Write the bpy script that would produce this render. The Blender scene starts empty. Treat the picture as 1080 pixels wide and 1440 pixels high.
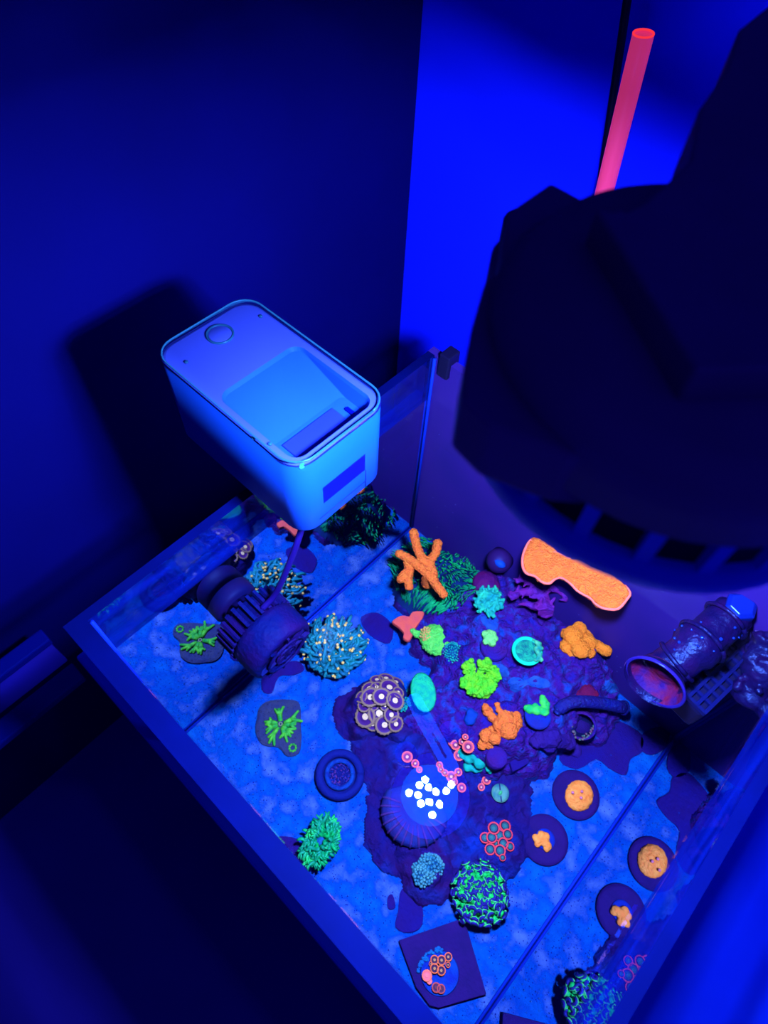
import bpy, bmesh, math, random
from mathutils import Vector, Matrix
from mathutils import noise as mnoise
S = bpy.context.scene
C = S.collection
R_ = random.Random(7)
PI = math.pi

# ------------------------------------------------------------------ camera
FPX = 940.4007
ROT = ((0.7265, 0.6863, 0.0351), (0.5908, -0.5976, -0.5420), (-0.3510, 0.4145, -0.8396))
RX, RY, RZ = (Vector(r).normalized() for r in ROT)          # right, down, forward
CAM = Vector((0.2619, -0.0059, 0.7217))
cd = bpy.data.cameras.new('camera'); cam = bpy.data.objects.new('camera', cd); C.objects.link(cam)
cd.sensor_fit = 'VERTICAL'; cd.sensor_height = 24.0; cd.lens = FPX / 1440 * 24.0
cd.clip_start = 0.01
cam.matrix_world = Matrix(((RX.x, -RY.x, -RZ.x, CAM.x), (RX.y, -RY.y, -RZ.y, CAM.y), (RX.z, -RY.z, -RZ.z, CAM.z), (0, 0, 0, 1)))
cd.dof.use_dof = True; cd.dof.focus_distance = 0.56; cd.dof.aperture_fstop = 7.0
S.camera = cam

# ------------------------------------------------------------------ world, exposure
W = bpy.data.worlds.new('room_glow'); S.world = W; W.use_nodes = True
W.node_tree.nodes['Background'].inputs[0].default_value = (0.014, 0.012, 0.40, 1)
W.node_tree.nodes['Background'].inputs[1].default_value = 0.7
S.view_settings.view_transform = 'Standard'; S.view_settings.look = 'None'
S.view_settings.exposure = 0.0; S.view_settings.gamma = 1.0; S.view_settings.use_curve_mapping = False
S.cycles.caustics_reflective = False; S.cycles.caustics_refractive = False
S.cycles.transparent_max_bounces = 24
LED_COL = (0.40, 0.50, 1.0)
LED_POWER = 12500.0

# ------------------------------------------------------------------ tank measures (metres)
TL, TW, HW, HR = 0.380, 0.360, 0.2375, 0.2935      # length, width, water line, rim
GT = 0.008                                         # glass

# ------------------------------------------------------------------ pixel <-> place helpers
def ray(u, v):
    return (RX * ((u - 540) / FPX) + RY * ((v - 720) / FPX) + RZ).normalized()
def at(u, v, ax, val):                              # point of the sight line on the plane axis = val
    d = ray(u, v); t = (val - CAM[ax]) / d[ax]
    return CAM + d * t
def atz(u, v, z=0.0): return at(u, v, 2, z)
def refl(u, v, z):                                  # what the still water shows at a pixel, at height z
    p = atz(u, v, HW); d = ray(u, v)
    return p + Vector((d.x, d.y, -d.z)) * ((z - HW) / -d.z)
def px(n, p): return n / FPX * ((p - CAM).dot(RZ))  # n pixels at p, in metres

# ------------------------------------------------------------------ materials
def lin(c):
    c /= 255.0
    return c / 12.92 if c <= 0.04045 else ((c + 0.055) / 1.055) ** 2.4
GAIN = (2.0, 2.45, 4.9)
def seen(r, g, b, k=1.0):                           # surface colour that reads r,g,b under the reef lamp
    return tuple(min(0.97, k * lin(c) / q) for c, q in zip((r, g, b), GAIN))
_m = {}
def mat(name, col, col2=None, scale=60, rough=0.7, spec=0.15, bump=0.0, bscale=300, col3=None, dots=None, lo=.35, hi=.65, detail=4):
    if name in _m: return _m[name]
    m = bpy.data.materials.new(name); m.use_nodes = True; _m[name] = m
    nt = m.node_tree; N = nt.nodes; Lk = nt.links; b = N['Principled BSDF']
    b.inputs['Roughness'].default_value = rough
    b.inputs['Specular IOR Level'].default_value = spec
    b.inputs['Specular Tint'].default_value = (0.15, 0.35, 1, 1)
    tc = N.new('ShaderNodeTexCoord')
    if col2:
        n = N.new('ShaderNodeTexNoise'); n.inputs['Scale'].default_value = scale; n.inputs['Detail'].default_value = detail
        Lk.new(tc.outputs['Object'], n.inputs['Vector'])
        r = N.new('ShaderNodeValToRGB'); Lk.new(n.outputs[0], r.inputs[0])
        e = r.color_ramp.elements; e[0].position = lo; e[1].position = hi
        e[0].color = (*col, 1); e[1].color = (*col2, 1)
        if col3:
            x = r.color_ramp.elements.new((lo + hi) / 2); x.color = (*col3, 1)
        out = r.outputs[0]
        if dots:
            v = N.new('ShaderNodeTexVoronoi'); v.inputs['Scale'].default_value = dots[1]
            Lk.new(tc.outputs['Object'], v.inputs['Vector'])
            mr = N.new('ShaderNodeMapRange'); Lk.new(v.outputs['Distance'], mr.inputs[0])
            mr.inputs[1].default_value = dots[2]; mr.inputs[2].default_value = dots[2] * 1.6
            mx = N.new('ShaderNodeMix'); mx.data_type = 'RGBA'
            Lk.new(mr.outputs[0], mx.inputs[0]); mx.inputs[6].default_value = (*dots[0], 1); Lk.new(out, mx.inputs[7])
            out = mx.outputs[2]
        Lk.new(out, b.inputs['Base Color'])
    else:
        b.inputs['Base Color'].default_value = (*col, 1)
    if bump:
        n = N.new('ShaderNodeTexNoise'); n.inputs['Scale'].default_value = bscale; n.inputs['Detail'].default_value = 5
        Lk.new(tc.outputs['Object'], n.inputs['Vector'])
        bp = N.new('ShaderNodeBump'); bp.inputs['Strength'].default_value = bump; bp.inputs['Distance'].default_value = 0.004
        Lk.new(n.outputs[0], bp.inputs['Height']); Lk.new(bp.outputs[0], b.inputs['Normal'])
    return m
def emit(name, col, k):
    m = bpy.data.materials.new(name); m.use_nodes = True; N = m.node_tree.nodes; N.clear()
    o = N.new('ShaderNodeOutputMaterial'); e = N.new('ShaderNodeEmission')
    e.inputs[0].default_value = (*col, 1); e.inputs[1].default_value = k
    m.node_tree.links.new(e.outputs[0], o.inputs[0]); return m
def clear(name, lo, hi, f0, f1, tint=(0.92, 0.96, 1), rough=0.01, gcol=(0.85, 0.92, 1), wave=None, haze=None):
    # transparent body, mirror share rising from f0 to f1 as the view turns from facing (lo) to grazing (hi)
    m = bpy.data.materials.new(name); m.use_nodes = True; nt = m.node_tree; N = nt.nodes; N.clear(); Lk = nt.links
    o = N.new('ShaderNodeOutputMaterial'); mx = N.new('ShaderNodeMixShader')
    t = N.new('ShaderNodeBsdfTransparent'); t.inputs[0].default_value = (*tint, 1)
    g = N.new('ShaderNodeBsdfGlossy'); g.inputs['Roughness'].default_value = rough; g.inputs['Color'].default_value = (*gcol, 1)
    lw = N.new('ShaderNodeLayerWeight'); lw.inputs[0].default_value = 0.5
    mr = N.new('ShaderNodeMapRange'); Lk.new(lw.outputs['Facing'], mr.inputs[0])
    mr.inputs[1].default_value = lo; mr.inputs[2].default_value = hi; mr.inputs[3].default_value = f0; mr.inputs[4].default_value = f1
    if wave:
        tc = N.new('ShaderNodeTexCoord'); n = N.new('ShaderNodeTexNoise'); n.inputs['Scale'].default_value = wave[0]
        n.inputs['Detail'].default_value = 1
        Lk.new(tc.outputs['Object'], n.inputs['Vector']); bp = N.new('ShaderNodeBump')
        bp.inputs['Strength'].default_value = wave[1]; bp.inputs['Distance'].default_value = 0.002
        Lk.new(n.outputs[0], bp.inputs['Height']); Lk.new(bp.outputs[0], g.inputs['Normal'])
    Lk.new(mr.outputs[0], mx.inputs[0]); Lk.new(t.outputs[0], mx.inputs[1]); Lk.new(g.outputs[0], mx.inputs[2])
    out = mx.outputs[0]
    if haze:                                         # blue light haze and streaks painted as a diffuse film on the glass
        d = N.new('ShaderNodeBsdfDiffuse'); d.inputs[0].default_value = (*haze[0], 1)
        tc = N.new('ShaderNodeTexCoord'); mp = N.new('ShaderNodeMapping'); mp.inputs['Scale'].default_value = (14, 14, 90)
        n = N.new('ShaderNodeTexNoise'); n.inputs['Scale'].default_value = 1.0; n.inputs['Detail'].default_value = 5
        Lk.new(tc.outputs['Object'], mp.inputs[0]); Lk.new(mp.outputs[0], n.inputs['Vector'])
        m2 = N.new('ShaderNodeMapRange'); Lk.new(n.outputs[0], m2.inputs[0]); m2.inputs[1].default_value = .38; m2.inputs[2].default_value = .68
        m2.inputs[3].default_value = haze[1]; m2.inputs[4].default_value = haze[2]
        x2 = N.new('ShaderNodeMixShader'); Lk.new(m2.outputs[0], x2.inputs[0]); Lk.new(out, x2.inputs[1]); Lk.new(d.outputs[0], x2.inputs[2]); out = x2.outputs[0]
    Lk.new(out, o.inputs[0]); return m

# ------------------------------------------------------------------ object helpers
_base = {}
def base(o): return _base.get(o.name, Vector((0, 0, 0)))
def thing(name, label, cat, loc=(0, 0, 0), group=None):
    o = bpy.data.objects.new(name, None); C.objects.link(o); o.location = loc; o.empty_display_size = 0.01
    o['label'] = label; o['category'] = cat
    if group: o['group'] = group
    _base[o.name] = Vector(loc); return o
def tag(o, label, cat, group=None, kind=None):
    o['label'] = label; o['category'] = cat
    if group: o['group'] = group
    if kind: o['kind'] = kind
    return o
def put(name, me, parent=None, origin=None, kind=None, label=None):
    """link a mesh whose vertices are in world space; the origin goes to the parent's base, or to `origin`"""
    o = bpy.data.objects.new(name, me); C.objects.link(o)
    if parent is not None:
        b = base(parent); me.transform(Matrix.Translation(-b)); o.parent = parent; _base[o.name] = b
    elif origin is not None:
        me.transform(Matrix.Translation(-Vector(origin))); o.location = origin; _base[o.name] = Vector(origin)
    if kind: o['kind'] = kind
    if label: o['label'] = label
    return o
def mesh(name, bm, mats, smooth=True, normals=True):
    if normals: bmesh.ops.recalc_face_normals(bm, faces=bm.faces)
    me = bpy.data.meshes.new(name); bm.to_mesh(me); bm.free()
    for m in (mats if isinstance(mats, (list, tuple)) else [mats]): me.materials.append(m)
    if smooth:
        for p in me.polygons: p.use_smooth = True
    return me
def nb(): return bmesh.new()
def loft(bm, loops, cap0=True, cap1=True, mi=None):
    vs = [[bm.verts.new(p) for p in lp] for lp in loops]; n = len(loops[0])
    for k in range(len(vs) - 1):
        for i in range(n):
            f = bm.faces.new((vs[k][i], vs[k][(i + 1) % n], vs[k + 1][(i + 1) % n], vs[k + 1][i]))
            if mi: f.material_index = mi[k]
    if cap0:
        f = bm.faces.new(vs[0][::-1])
        if mi: f.material_index = mi[0]
    if cap1:
        f = bm.faces.new(vs[-1])
        if mi: f.material_index = mi[-1]
    return vs
def rrect(x0, x1, y0, y1, r, z, n=6):
    pts = []
    for cx, cy, a in ((x1 - r, y1 - r, 0), (x0 + r, y1 - r, 90), (x0 + r, y0 + r, 180), (x1 - r, y0 + r, 270)):
        for k in range(n + 1):
            t = math.radians(a + 90 * k / n); pts.append(Vector((cx + r * math.cos(t), cy + r * math.sin(t), z)))
    return pts
def ring(c, r, ax, n=24, ph=0.0):
    ax = Vector(ax).normalized(); u = ax.orthogonal().normalized(); w = ax.cross(u)
    return [Vector(c) + u * (r * math.cos(ph + 2 * PI * k / n)) + w * (r * math.sin(ph + 2 * PI * k / n)) for k in range(n)]
def lathe(bm, c, ax, prof, n=24, mi=None, cap0=True, cap1=True):
    ax = Vector(ax).normalized()
    return loft(bm, [ring(Vector(c) + ax * h, max(r, 1e-5), ax, n) for r, h in prof], cap0, cap1, mi)
def tube(bm, pts, rad, n=6):
    pts = [Vector(p) for p in pts]; m = len(pts)
    if not isinstance(rad, (list, tuple)): rad = [rad] * m
    loops = []; u = None
    for i, p in enumerate(pts):
        d = (pts[min(i + 1, m - 1)] - pts[max(i - 1, 0)])
        d = d.normalized() if d.length > 1e-9 else Vector((0, 0, 1))
        if u is None: u = d.orthogonal().normalized()
        else: u = (u - d * u.dot(d)).normalized()
        w = d.cross(u)
        loops.append([p + (u * math.cos(2 * PI * k / n) + w * math.sin(2 * PI * k / n)) * rad[i] for k in range(n)])
    loft(bm, loops)
def box(bm, lo, hi):
    x0, y0, z0 = lo; x1, y1, z1 = hi
    v = [bm.verts.new(p) for p in ((x0, y0, z0), (x1, y0, z0), (x1, y1, z0), (x0, y1, z0), (x0, y0, z1), (x1, y0, z1), (x1, y1, z1), (x0, y1, z1))]
    return [bm.faces.new([v[i] for i in f]) for f in ((3, 2, 1, 0), (4, 5, 6, 7), (0, 1, 5, 4), (1, 2, 6, 5), (2, 3, 7, 6), (3, 0, 4, 7))]
def bevel(bm, w, seg=2):
    bmesh.ops.recalc_face_normals(bm, faces=bm.faces)
    es = [e for e in bm.edges if e.is_manifold and e.calc_face_angle(0) > 0.5]
    bmesh.ops.bevel(bm, geom=es, offset=w, segments=seg, affect='EDGES', profile=0.5, clamp_overlap=True)
def ball(bm, c, r, sub=1, sc=(1, 1, 1), mi=0):
    q = bmesh.ops.create_icosphere(bm, subdivisions=sub, radius=1.0)
    for v in q['verts']:
        v.co = Vector((v.co.x * r * sc[0], v.co.y * r * sc[1], v.co.z * r * sc[2])) + Vector(c)
    if mi:
        for f in {f for v in q['verts'] for f in v.link_faces}: f.material_index = mi
def prism(bm, outline, h0, h1, slope=0.0):
    """outline: points (with their own z); extruded from z+h0 up to z+h1, the upper loop drawn in a little"""
    c = sum((Vector(p) for p in outline), Vector()) / len(outline)
    lo = [Vector(p) + Vector((0, 0, h0)) for p in outline]
    mid = [Vector(p) + Vector((0, 0, h0 + (h1 - h0) * 0.7)) for p in outline]
    hi = [Vector(p).lerp(Vector((c.x, c.y, p[2])), slope) + Vector((0, 0, h1)) for p in outline]
    loft(bm, [lo, mid, hi] if slope else [lo, hi])
def spline(pts, k=4):                                # closed, smooth outline
    n = len(pts); out = []
    for i in range(n):
        p0, p1, p2, p3 = (Vector(pts[(i + j - 1) % n]) for j in range(4))
        for s in range(k):
            t = s / k
            out.append(0.5 * ((2 * p1) + (p2 - p0) * t + (2 * p0 - 5 * p1 + 4 * p2 - p3) * t * t + (3 * p1 - p0 - 3 * p2 + p3) * t ** 3))
    return out
def curve(pts, k=6):                                 # open, smooth path
    pts = [Vector(p) for p in pts]; q = [2 * pts[0] - pts[1]] + pts + [2 * pts[-1] - pts[-2]]; out = []
    for i in range(1, len(q) - 2):
        p0, p1, p2, p3 = q[i - 1:i + 3]
        for s in range(k):
            t = s / k
            out.append(0.5 * ((2 * p1) + (p2 - p0) * t + (2 * p0 - 5 * p1 + 4 * p2 - p3) * t * t + (3 * p1 - p0 - 3 * p2 + p3) * t ** 3))
    return out + [pts[-1]]
def fuse(name, bm, m, vox=0.0012, smooth=3, disp=0.0, dscale=120):
    """melt overlapping lumps into one skin (voxel remesh, smoothing, roughening along the normal)"""
    me = mesh(name + '_raw', bm, m); o = bpy.data.objects.new(name + '_raw', me); C.objects.link(o)
    r = o.modifiers.new('r', 'REMESH'); r.mode = 'VOXEL'; r.voxel_size = vox
    if smooth:
        s = o.modifiers.new('s', 'SMOOTH'); s.iterations = smooth; s.factor = 0.5
    dg = bpy.context.evaluated_depsgraph_get(); ev = o.evaluated_get(dg)
    out = bpy.data.meshes.new_from_object(ev); out.name = name
    bpy.data.objects.remove(o); bpy.data.meshes.remove(me)
    if disp:
        for v, nrm in [(v, v.normal.copy()) for v in out.vertices]:
            v.co += nrm * (disp * mnoise.noise(v.co * dscale) + disp * 0.5 * mnoise.noise(v.co * dscale * 2.7))
    out.materials.clear(); out.materials.append(m)
    for p in out.polygons: p.use_smooth = True
    return out

# ================================================================== SETTING
def structure(o): o['kind'] = 'structure'; return o
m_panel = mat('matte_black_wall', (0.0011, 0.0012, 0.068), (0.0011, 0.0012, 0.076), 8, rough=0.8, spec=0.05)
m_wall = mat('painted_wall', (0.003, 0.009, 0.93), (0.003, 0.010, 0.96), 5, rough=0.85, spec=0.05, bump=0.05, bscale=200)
m_floor = mat('dark_floor', (0.018, 0.010, 0.22), (0.018, 0.010, 0.28), 3, rough=0.8, spec=0.05)
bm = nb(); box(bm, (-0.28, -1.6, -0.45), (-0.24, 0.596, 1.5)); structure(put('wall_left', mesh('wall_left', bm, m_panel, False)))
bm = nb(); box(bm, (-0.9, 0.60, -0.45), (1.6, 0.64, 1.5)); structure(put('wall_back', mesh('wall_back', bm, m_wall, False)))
bm = nb(); box(bm, (-0.9, -1.6, -0.45), (1.6, 0.64, -0.40)); structure(put('floor', mesh('floor', bm, m_floor, False)))

# ------------------------------------------------------------------ stand under the tank
m_stand = mat('stand_black', (0.02, 0.012, 0.30), (0.02, 0.012, 0.36), 20, rough=0.5)
m_top = mat('stand_top', seen(4, 34, 240, 2.6), seen(4, 26, 225, 2.6), 6, rough=0.6)
st = thing('aquarium_stand', 'dark cabinet stand with a pale top under the aquarium', 'stand', (0.2, 0.25, -0.40))
bm = nb(); box(bm, (-0.16, -0.03, -0.030), (0.80, 0.55, -0.0125)); bevel(bm, 0.003); put('stand_top', mesh('stand_top', bm, m_top, False), st)
bm = nb(); box(bm, (-0.15, -0.02, -0.40), (0.79, 0.54, -0.031)); put('cabinet', mesh('cabinet', bm, m_stand, False), st)
sh = thing('low_shelf', 'narrow blue-lit double board along the dark left wall, left of the tank corner', 'shelf', (-0.18, -0.4, -0.04))
m_shelf = mat('shelf_board', seen(4, 18, 215), seen(4, 15, 200), 9)
for k, (x, z) in enumerate(((-0.190, 0.016), (-0.158, -0.030))):
    bm = nb(); box(bm, (x - 0.009, -0.9, z - 0.012), (x + 0.010 + 0.006 * k, -0.037, z)); bevel(bm, 0.002)
    put('board', mesh('board', bm, m_shelf, False), sh)
bm = nb(); box(bm, (-0.1985, -0.9, -0.06), (-0.189, -0.04, 0.003)); put('back_strip', mesh('back_strip', bm, m_stand, False), sh)

# ================================================================== AQUARIUM
m_dry = clear('hazed_dry_glass', 0.3, 1.0, 0.05, 0.45, tint=(0.80, 0.88, 0.97), haze=((0.0008, 0.006, 0.15), 0.16, 0.62))
m_out = clear('clear_glass', 0.3, 1.0, 0.05, 0.45, tint=(0.80, 0.88, 0.97))
m_wet = clear('glass_seen_through_water', 0.22, 0.42, 0.05, 0.95, tint=(0.8, 0.88, 0.97), rough=0.02, gcol=(0.70, 0.76, 0.88))
m_edge = mat('glass_edge', (0.0003, 0.0010, 0.028), (0.0003, 0.0012, 0.038), 25, rough=0.35, spec=0.05)
m_back = mat('coralline_panel', (0.010, 0.0045, 0.085), (0.016, 0.005, 0.100), 18, rough=0.6, spec=0.2,
             dots=((0.06, 0.07, 0.25), 70, 0.04), lo=.3, hi=.7)
tank = thing('aquarium', 'open rimless glass aquarium with a dark back panel, filled with water and corals', 'aquarium', (0.19, 0.18, -0.012))
def pane(lo, hi, axis, inner):
    """glass sheet: the face at `inner` along axis is split at the water line"""
    bm = nb()
    ax = axis; ot = 1 - axis
    a, b = lo[ot], hi[ot]; z0, z1 = lo[2], hi[2]; outer = hi[ax] if inner == lo[ax] else lo[ax]
    def P(t, s, z):
        p = [0, 0, z]; p[ax] = t; p[ot] = s; return bm.verts.new(p)
    i = [[P(inner, s, z) for s in (a, b)] for z in (z0, HW, z1)]; o = [[P(outer, s, z) for s in (a, b)] for z in (z0, z1)]
    def F(vs, mi):
        f = bm.faces.new(vs); f.material_index = mi
    F((i[0][0], i[0][1], i[1][1], i[1][0]), 1); F((i[1][0], i[1][1], i[2][1], i[2][0]), 0)
    F((o[0][0], o[0][1], o[1][1], o[1][0]), 3); F((i[2][0], i[2][1], o[1][1], o[1][0]), 2); F((i[0][0], i[0][1], o[0][1], o[0][0]), 2)
    for s in (0, 1): F((i[0][s], i[1][s], i[2][s], o[1][s], o[0][s]), 2)
    return mesh('glass_pane', bm, [m_dry, m_wet, m_edge, m_out], False, False)
FT = 0.014                                           # front sheet
put('glass_pane', pane((-GT, 0.0, -0.012), (0, TW, HR), 0, 0.0), tank)
put('glass_pane', pane((TL, 0.0, -0.012), (TL + GT, TW, HR), 0, TL), tank)
put('glass_pane', pane((-GT, -FT, -0.012), (TL + GT, 0.0, HR), 1, 0.0), tank)
bm = nb(); box(bm, (-GT, TW, -0.012), (TL + GT, TW + GT, HR)); put('back_panel', mesh('back_panel', bm, m_back, False), tank)
bm = nb(); box(bm, (0, 0, -0.012), (TL, TW, -0.004)); put('bottom_pane', mesh('bottom_pane', bm, m_edge, False), tank)
m_sil = mat('silicone_seam', (0.001, 0.010, 0.20), rough=0.6)
for x in (0.0015, TL - 0.0015):
    for y in (0.0015, TW - 0.0015):
        bm = nb(); tube(bm, [(x, y, 0.0), (x, y, HR - 0.002)], 0.0016, 8); put('silicone_seam', mesh('silicone_seam', bm, m_sil), tank)
for x in (0.0015, TL - 0.0015):
    bm = nb(); tube(bm, [(x, 0.004, 0.0005), (x, TW - 0.004, 0.0005)], 0.0016, 8); put('silicone_seam', mesh('silicone_seam', bm, m_sil), tank)

# water: one still surface with a small lip climbing the glass
m_water = clear('still_water', 0.25, 0.95, 0.022, 0.5, tint=(0.99, 0.995, 1), rough=0.0, gcol=(1, 1, 1), wave=(28, 0.012))
bm = nb()
ins = [(0.010, 0.0), (0.005, 0.0002), (0.003, 0.0010), (0.0016, 0.0024), (0.0006, 0.0045)]
loft(bm, [[Vector((d, d, HW + h)), Vector((TL - d, d, HW + h)), Vector((TL - d, TW - d, HW + h)), Vector((d, TW - d, HW + h))] for d, h in ins], True, False)
w = put('tank_water', mesh('tank_water', bm, m_water, False), None, (0.19, 0.18, HW))
tag(w, 'clear still water surface filling the aquarium almost to the rim', 'water', kind='stuff')

# ------------------------------------------------------------------ sand bed
m_sand = mat('reef_sand', seen(6, 96, 255, 1.1), seen(66, 110, 255, 1.1), 48, rough=0.9, spec=0.05, bump=0.5, bscale=420,
             col3=seen(4, 72, 244, 1.0), dots=(seen(6, 26, 180), 300, 0.13), lo=.30, hi=.72, detail=8)
bm = nb(); nx = ny = 60; g = {}
for i in range(nx + 1):
    for j in range(ny + 1):
        x, y = TL * i / nx, TW * j / ny
        g[i, j] = bm.verts.new((x, y, 0.0009 * mnoise.noise(Vector((x * 40, y * 40, 0))) + 0.0005 * mnoise.noise(Vector((x * 130, y * 130, 3)))))
for i in range(nx):
    for j in range(ny): bm.faces.new((g[i, j], g[i + 1, j], g[i + 1, j + 1], g[i, j + 1]))
tag(put('sand_bed', mesh('sand_bed', bm, m_sand), None, (0.19, 0.18, 0)), 'pale blue-lit sand covering the bottom of the aquarium', 'sand', kind='stuff')
bm = nb()
for _ in range(2600):
    x, y = R_.uniform(.004, TL - .004), R_.uniform(.004, TW - .004); s = R_.uniform(.0004, .0009)
    q = bmesh.ops.create_cube(bm, size=1.0)
    M3 = Matrix.Rotation(R_.uniform(0, 6), 3, Vector((R_.random(), R_.random(), R_.random())).normalized())
    for v in q['verts']: v.co = M3 @ (v.co * s * R_.uniform(.7, 1.3)) + Vector((x, y, 0.0008))
m_grain = mat('coarse_grain', seen(10, 45, 215), seen(60, 120, 255), 180)
tag(put('coarse_grains', mesh('coarse_grains', bm, m_grain, False), None, (0.19, 0.18, 0)), 'coarse crushed grains scattered over the aquarium sand', 'gravel', kind='stuff')

# ================================================================== REEF ROCK (height fields; corals are set on them)
def bumps(lst): return [(atz(u, v, z * .6).xy, z, r) for u, v, z, r in lst]
REEF = bumps([(628, 885, .040, .034), (662, 842, .055, .036), (690, 895, .066, .050), (742, 915, .074, .050), (800, 922, .070, .042),
              (738, 862, .066, .042), (672, 955, .050, .042), (640, 985, .036, .036), (706, 1015, .050, .042), (757, 998, .056, .038),
              (745, 1045, .030, .028), (615, 1000, .034, .030), (820, 965, .045, .034), (770, 960, .06, .045), (700, 840, .062, .038), (830, 1000, .022, .026)])
MOUND = bumps([(608, 805, .030, .036), (590, 835, .022, .024), (640, 812, .030, .030)])
ZOA = bumps([(537, 987, .033, .026), (526, 1000, .020, .024), (552, 1003, .020, .024), (500, 1000, .006, .022)])
RUBBLE = bumps([(640, 1080, .012, .036), (690, 1100, .010, .034), (600, 1110, .010, .040), (575, 1160, .008, .036), (640, 1150, .008, .044),
                (695, 1165, .008, .032), (700, 1195, .007, .022), (560, 1060, .008, .036), (610, 1060, .014, .034), (670, 1200, .007, .03)])
LEFT = bumps([(602, 1226, .012, .022), (595, 1200, .012, .024)])
def hgt(field, x, y, seed=0.0):
    h = -0.004; w = Vector((x, y, seed + 4)); ed = 0.22 * mnoise.noise(w * 55) + 0.13 * mnoise.noise(w * 140)
    for c, z, r in field:
        d = max(0.0, math.hypot(x - c.x, y - c.y) / r + ed)
        if d < 1.25:
            k = z * max(0.0, 1 - (d / 1.25) ** 2) ** 0.55 if d < 1.25 else 0
            h = max(h, k) if abs(h - k) > 0.008 else max(h, k) + 0.002 * (1 - abs(h - k) / 0.008)
    if h > 0:
        p = Vector((x, y, seed))
        h += min(1, h / .012) * (0.010 * mnoise.noise(p * 42) + 0.0065 * mnoise.noise(p * 95) + 0.0032 * mnoise.noise(p * 230))
    return h
FIELDS = [(REEF, 0.0), (MOUND, 1.3), (ZOA, 2.1), (RUBBLE, 3.7), (LEFT, 5.2)]
def ground(x, y): return max([0.0] + [hgt(f, x, y, s) for f, s in FIELDS])
def hit(u, v):
    d = ray(u, v); t = (0.13 - CAM.z) / d.z
    while t < 1.2:
        p = CAM + d * t
        if p.z <= ground(p.x, p.y): return Vector((p.x, p.y, ground(p.x, p.y)))
        t += 0.0012
    return atz(u, v)
def field_mesh(name, field, seed, m, st=0.0019):
    x0 = min(c.x - 1.3 * r for c, z, r in field); x1 = max(c.x + 1.3 * r for c, z, r in field)
    y0 = min(c.y - 1.3 * r for c, z, r in field); y1 = min(TW - .002, max(c.y + 1.3 * r for c, z, r in field))
    bm = nb(); g = {}
    nx, ny = int((x1 - x0) / st) + 1, int((y1 - y0) / st) + 1
    for i in range(nx + 1):
        for j in range(ny + 1):
            x, y = x0 + i * st, min(y1, y0 + j * st); g[i, j] = bm.verts.new((x, y, hgt(field, x, y, seed)))
    for i in range(nx):
        for j in range(ny):
            q = (g[i, j], g[i + 1, j], g[i + 1, j + 1], g[i, j + 1])
            if max(v.co.z for v in q) > -0.0035: bm.faces.new(q)
    bmesh.ops.delete(bm, geom=[v for v in bm.verts if not v.link_faces], context='VERTS')
    return mesh(name, bm, m)
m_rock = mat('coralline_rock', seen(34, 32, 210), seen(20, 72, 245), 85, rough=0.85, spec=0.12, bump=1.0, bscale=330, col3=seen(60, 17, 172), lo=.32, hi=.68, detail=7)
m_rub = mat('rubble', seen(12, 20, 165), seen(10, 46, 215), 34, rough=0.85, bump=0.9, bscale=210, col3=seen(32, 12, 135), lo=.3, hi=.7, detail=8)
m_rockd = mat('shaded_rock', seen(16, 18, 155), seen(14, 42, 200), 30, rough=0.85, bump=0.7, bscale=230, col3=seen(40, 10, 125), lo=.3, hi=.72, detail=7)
o = put('live_rock', field_mesh('live_rock', REEF, 0.0, m_rock), None, (*atz(720, 930).xy, 0)); tag(o, 'large purple coralline rock mass carrying most of the corals', 'rock')
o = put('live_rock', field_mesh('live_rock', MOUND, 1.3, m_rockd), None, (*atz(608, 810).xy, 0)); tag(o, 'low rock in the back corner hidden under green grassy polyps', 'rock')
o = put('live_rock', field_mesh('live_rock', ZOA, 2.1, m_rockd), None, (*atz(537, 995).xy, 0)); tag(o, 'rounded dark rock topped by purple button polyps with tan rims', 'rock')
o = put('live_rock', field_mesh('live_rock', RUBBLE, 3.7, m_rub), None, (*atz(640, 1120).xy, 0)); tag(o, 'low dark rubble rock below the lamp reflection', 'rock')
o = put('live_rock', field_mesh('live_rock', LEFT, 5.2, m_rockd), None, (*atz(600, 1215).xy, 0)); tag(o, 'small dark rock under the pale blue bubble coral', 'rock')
# ================================================================== CORALS
def W2(pts, s, ox, oy, z=None, dz=0.0):             # crop points -> places on the reef (or at height z)
    out = []
    for a in pts:
        u, v = ox + a[0] / s, oy + a[1] / s
        p = hit(u, v) if z is None else atz(u, v, z)
        out.append(Vector((p.x, p.y, p.z + dz)))
    return out
UP = Vector((0, 0, 1))
def rnd(a, b): return R_.uniform(a, b)
m_base = mat('frag_base', seen(30, 12, 125), seen(38, 14, 140), 70, rough=.8, bump=.3)
m_purple = mat('purple_crust', seen(34, 12, 140), seen(26, 14, 165), 45, rough=.85, bump=.5, bscale=220, lo=.3, hi=.7, dots=(seen(10, 60, 225), 75, .05))

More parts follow.
